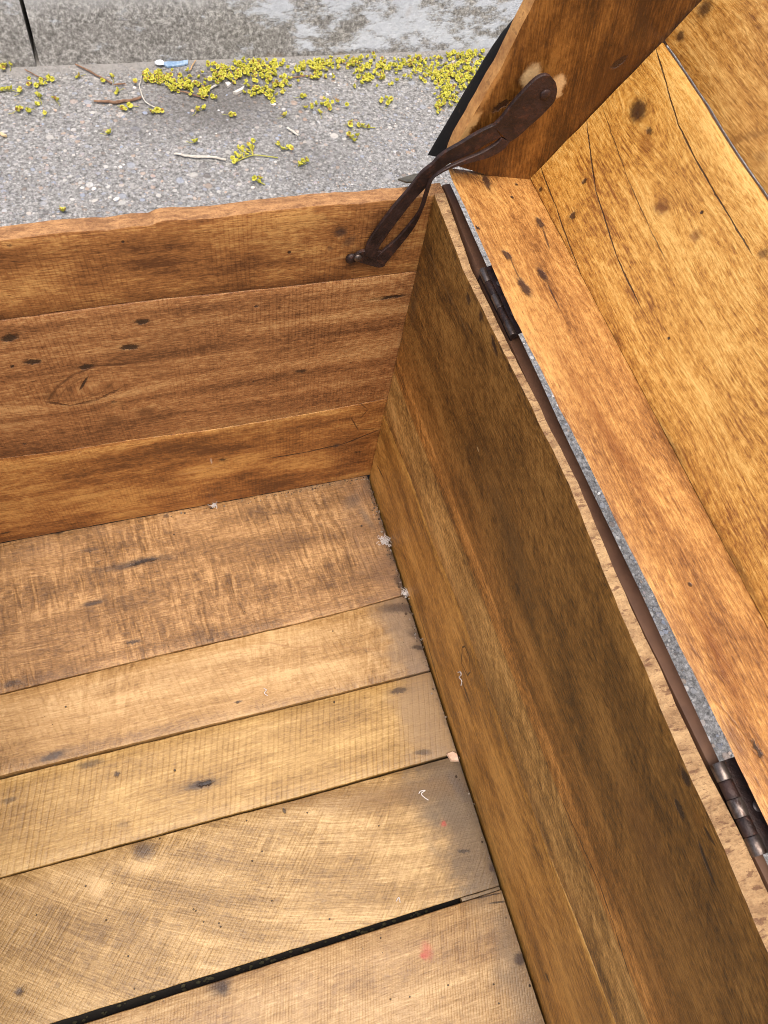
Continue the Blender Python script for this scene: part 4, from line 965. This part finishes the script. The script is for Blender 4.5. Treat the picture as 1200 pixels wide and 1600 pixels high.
for v in bm.verts: v.co = Vector((v.co.x * 1.4, v.co.y, v.co.z * 0.5)) * (1 + 0.4 * mnoise.noise(v.co * 300)) + Vector((cw.x, cw.y, G + 0.006))
link_mesh("wrapper_knot", bm, simple("white_film", srgb(200, 206, 212), srgb(232, 234, 236), 90, 0.4), wr, Matrix.Identity(4))
wr.children[0].matrix_parent_inverse = Matrix.Identity(4); wr.children[0].matrix_local = Matrix.Translation(-wr.location)

# loose pebbles, countless
pm_ = NT("pebbles")
pr_ = pm_.n("NewGeometry").outputs['Random Per Island']
pm_.out(pm_.ramp(pr_, [(0.0, srgb(206, 202, 194)), (0.25, srgb(150, 152, 156)), (0.45, srgb(184, 178, 168)), (0.6, srgb(138, 150, 170)), (0.75, srgb(182, 154, 130)), (0.9, srgb(222, 218, 210)), (1.0, srgb(110, 104, 98))]), 0.7, None, 0, 0.35)
bm = bmesh.new()
def pebble(c, r):
    ret = bmesh.ops.create_icosphere(bm, subdivisions=1, radius=1.0)
    sx, sy, sz = r * rg.uniform(0.8, 1.3), r * rg.uniform(0.7, 1.0), r * rg.uniform(0.4, 0.6)
    rot = Matrix.Rotation(rg.random() * 6.28, 3, 'Z')
    for v in ret['verts']: v.co = Vector(c) + rot @ Vector((v.co.x * sx, v.co.y * sy, v.co.z * sz))
for _ in range(650):
    x, y = rg.uniform(-0.55, 0.75), rg.uniform(0.05, 0.83)
    pebble((x, y, G + 0.0005), rg.choice((0.002, 0.002, 0.0026, 0.003, 0.0038, 0.005)))
for _ in range(320):
    x, y = rg.uniform(0.03, 0.34), rg.uniform(-0.7, 0.1)
    pebble((x, y, G + 0.0005), rg.choice((0.002, 0.0025, 0.003, 0.004, 0.005)))
pb = link_mesh("pebbles", bm, pm_.m)
props(pb, "loose and half exposed pebbles of the pavement", "pebbles", None, "stuff")

# ------------------------------------------------------------------ lint and threads in the box
lint_m = NT("white_lint"); lint_m.out(srgb(214, 210, 206), 0.8, None, 0, 0.3)
lint_m.b.inputs['Subsurface Weight'].default_value = 0.0
def lint(name, centre, r, n, label, cat, fr=None, blob=True):
    rl = random.Random(int(centre.x * 9e4) + n)
    bm = bmesh.new()
    for _ in range(n):
        p = Vector((rl.gauss(0, r * 0.4), rl.gauss(0, r * 0.4), abs(rl.gauss(0, r * 0.45)) + 0.0006)); pts = [p]
        d = Vector((rl.uniform(-1, 1), rl.uniform(-1, 1), rl.uniform(-0.3, 0.3))).normalized()
        for _k in range(6):
            d = (d + Vector((rl.uniform(-1, 1), rl.uniform(-1, 1), rl.uniform(-0.5, 0.5))) * 1.1).normalized()
            p = p + d * r * 0.13; p.z = max(p.z, 0.0005); pts.append(p.copy())
        tube(bm, pts, 0.00020, 4)
    if blob:
        ret = bmesh.ops.create_icosphere(bm, subdivisions=2, radius=r * 0.36)
        for v in ret['verts']:
            k = 1 + 0.7 * mnoise.noise(v.co * (3.0 / r))
            v.co = Vector((v.co.x * k * 1.2, v.co.y * k, max(0.0003, v.co.z * k * 0.7 + r * 0.15)))
    o = link_mesh(name, bm, lint_m.m)
    o.location = centre
    return props(o, label, cat)
fl = lambda q: Vector(hit(q, (0, 0, 0.0008), (0, 0, 1)))
lint("lint_tuft", fl((335, 790)), 0.0045, 40, "small white lint tuft at the foot of the far wall", "lint")
lint("lint_tuft", fl((600, 847)), 0.0075, 70, "largest fluffy white lint tuft in the far floor corner", "lint")
lint("lint_tuft", fl((633, 928)), 0.0055, 44, "dusty lint caught at the end of the first floor crack", "lint")
lint("lint_tuft", fl((664, 998)), 0.0045, 20, "lint specks against the back wall beside the second floor board", "lint", None, False)
def thread(pts, label, on=fl, r=0.0005):
    P = spline([on(q) for q in pts], 6)
    P = [p + Vector((-0.0006, 0, 0.0008)) for p in P]
    bm = bmesh.new(); tube(bm, P, r, 6)
    o = link_mesh("thread", bm, lint_m.m)
    c = P[0].copy(); o.data.transform(Matrix.Translation(-c)); o.location = c
    return props(o, label, "thread")
thread([(655, 1240), (658, 1236), (665, 1235), (659, 1240), (664, 1246), (670, 1250)], "white curled thread on the grey stained end of the fourth floor board")
thread([(413, 1076), (417, 1078), (414, 1083), (419, 1087)], "fine white thread on the second floor board", r=0.0004)
thread([(620, 1408), (624, 1402), (626, 1410)], "faint pale thread beside the widest floor crack", r=0.0004)
bw = lambda q: Vector(hit(q, (-0.0008, 0, 0), (1, 0, 0)))
thread([(716, 1051), (720, 1050), (721, 1055), (718, 1058), (722, 1064), (721, 1071)], "white thread stuck on the back wall below its oval knot", on=bw)
bm = bmesh.new()
P = [fl(q) for q in ((697, 1178), (706, 1174), (714, 1178), (717, 1190), (704, 1190))]
c = sum(P, Vector()) / 5
a = [bm.verts.new(p - c) for p in P]; b = [bm.verts.new((p - c) * 0.85 + Vector((0, 0, 0.003))) for p in P]
bm.faces.new(a); bm.faces.new(b)
for k in range(5): bm.faces.new((a[k], a[(k + 1) % 5], b[(k + 1) % 5], b[k]))
o = link_mesh("wood_chip", bm, simple("pale_chip", srgb(206, 168, 138), srgb(232, 204, 178), 90, 0.7), None, None, False)
o.location = c
props(o, "pale pinkish wood chip wedged between third floor crack and back wall", "chip")
# leaf crumbs lying in the wide floor crack
bm = bmesh.new()
for _ in range(60):
    t = rg.random(); i = min(int(t * (len(e4a) - 1)), len(e4a) - 2)
    u = rg.uniform(-0.42, -0.06); vv = (interp(e4a, u) + interp(e4b, u)) / 2 + rg.gauss(0, 0.0012)
    r = rg.uniform(0.0008, 0.0022)
    ret = bmesh.ops.create_icosphere(bm, subdivisions=1, radius=r)
    for v in ret['verts']: v.co = Vector((v.co.x * rg.uniform(0.8, 1.5) + u, v.co.y * 0.8 + vv, v.co.z * 0.5 - 0.0175))
cr = link_mesh("leaf_crumbs", bm, simple("leaf_crumbs", srgb(44, 44, 28), srgb(84, 78, 52), 300, 0.8))
props(cr, "dry leaf crumbs fallen into the widest floor crack", "crumbs", None, "stuff")

# dust and grit gathered along the seams of the floor
bm = bmesh.new()
def grit(x, y, z, r):
    ret = bmesh.ops.create_icosphere(bm, subdivisions=1, radius=r)
    k = [rg.uniform(0.6, 1.5) for _ in range(3)]
    for v in ret['verts']: v.co = Vector((v.co.x * k[0] + x, v.co.y * k[1] + y, abs(v.co.z) * k[2] * 0.6 + z))
for _ in range(230):
    y = -abs(rg.gauss(0, 0.19)); x = -0.0015 - abs(rg.gauss(0, 0.0035))
    grit(x, y, 0.0, rg.choice((0.0004, 0.0006, 0.0008, 0.0012)))
for _ in range(90):
    grit(-abs(rg.gauss(0, 0.10)), -0.001 - abs(rg.gauss(0, 0.003)), 0.0, rg.choice((0.0004, 0.0006, 0.0009)))
for _ in range(60):
    grit(rg.uniform(-0.4, -0.01), rg.uniform(-0.5, -0.01), 0.0, rg.choice((0.0003, 0.0004, 0.0005)))
gm_ = NT("grit"); gr_ = gm_.n("NewGeometry").outputs['Random Per Island']
gm_.out(gm_.ramp(gr_, [(0.0, srgb(40, 32, 26)), (0.5, srgb(78, 62, 48)), (0.85, srgb(120, 104, 86)), (1.0, srgb(206, 200, 192))]), 0.85, None, 0, 0.2)
props(link_mesh("floor_grit", bm, gm_.m), "dark grit and dust gathered along the floor's seams", "grit", None, "stuff")
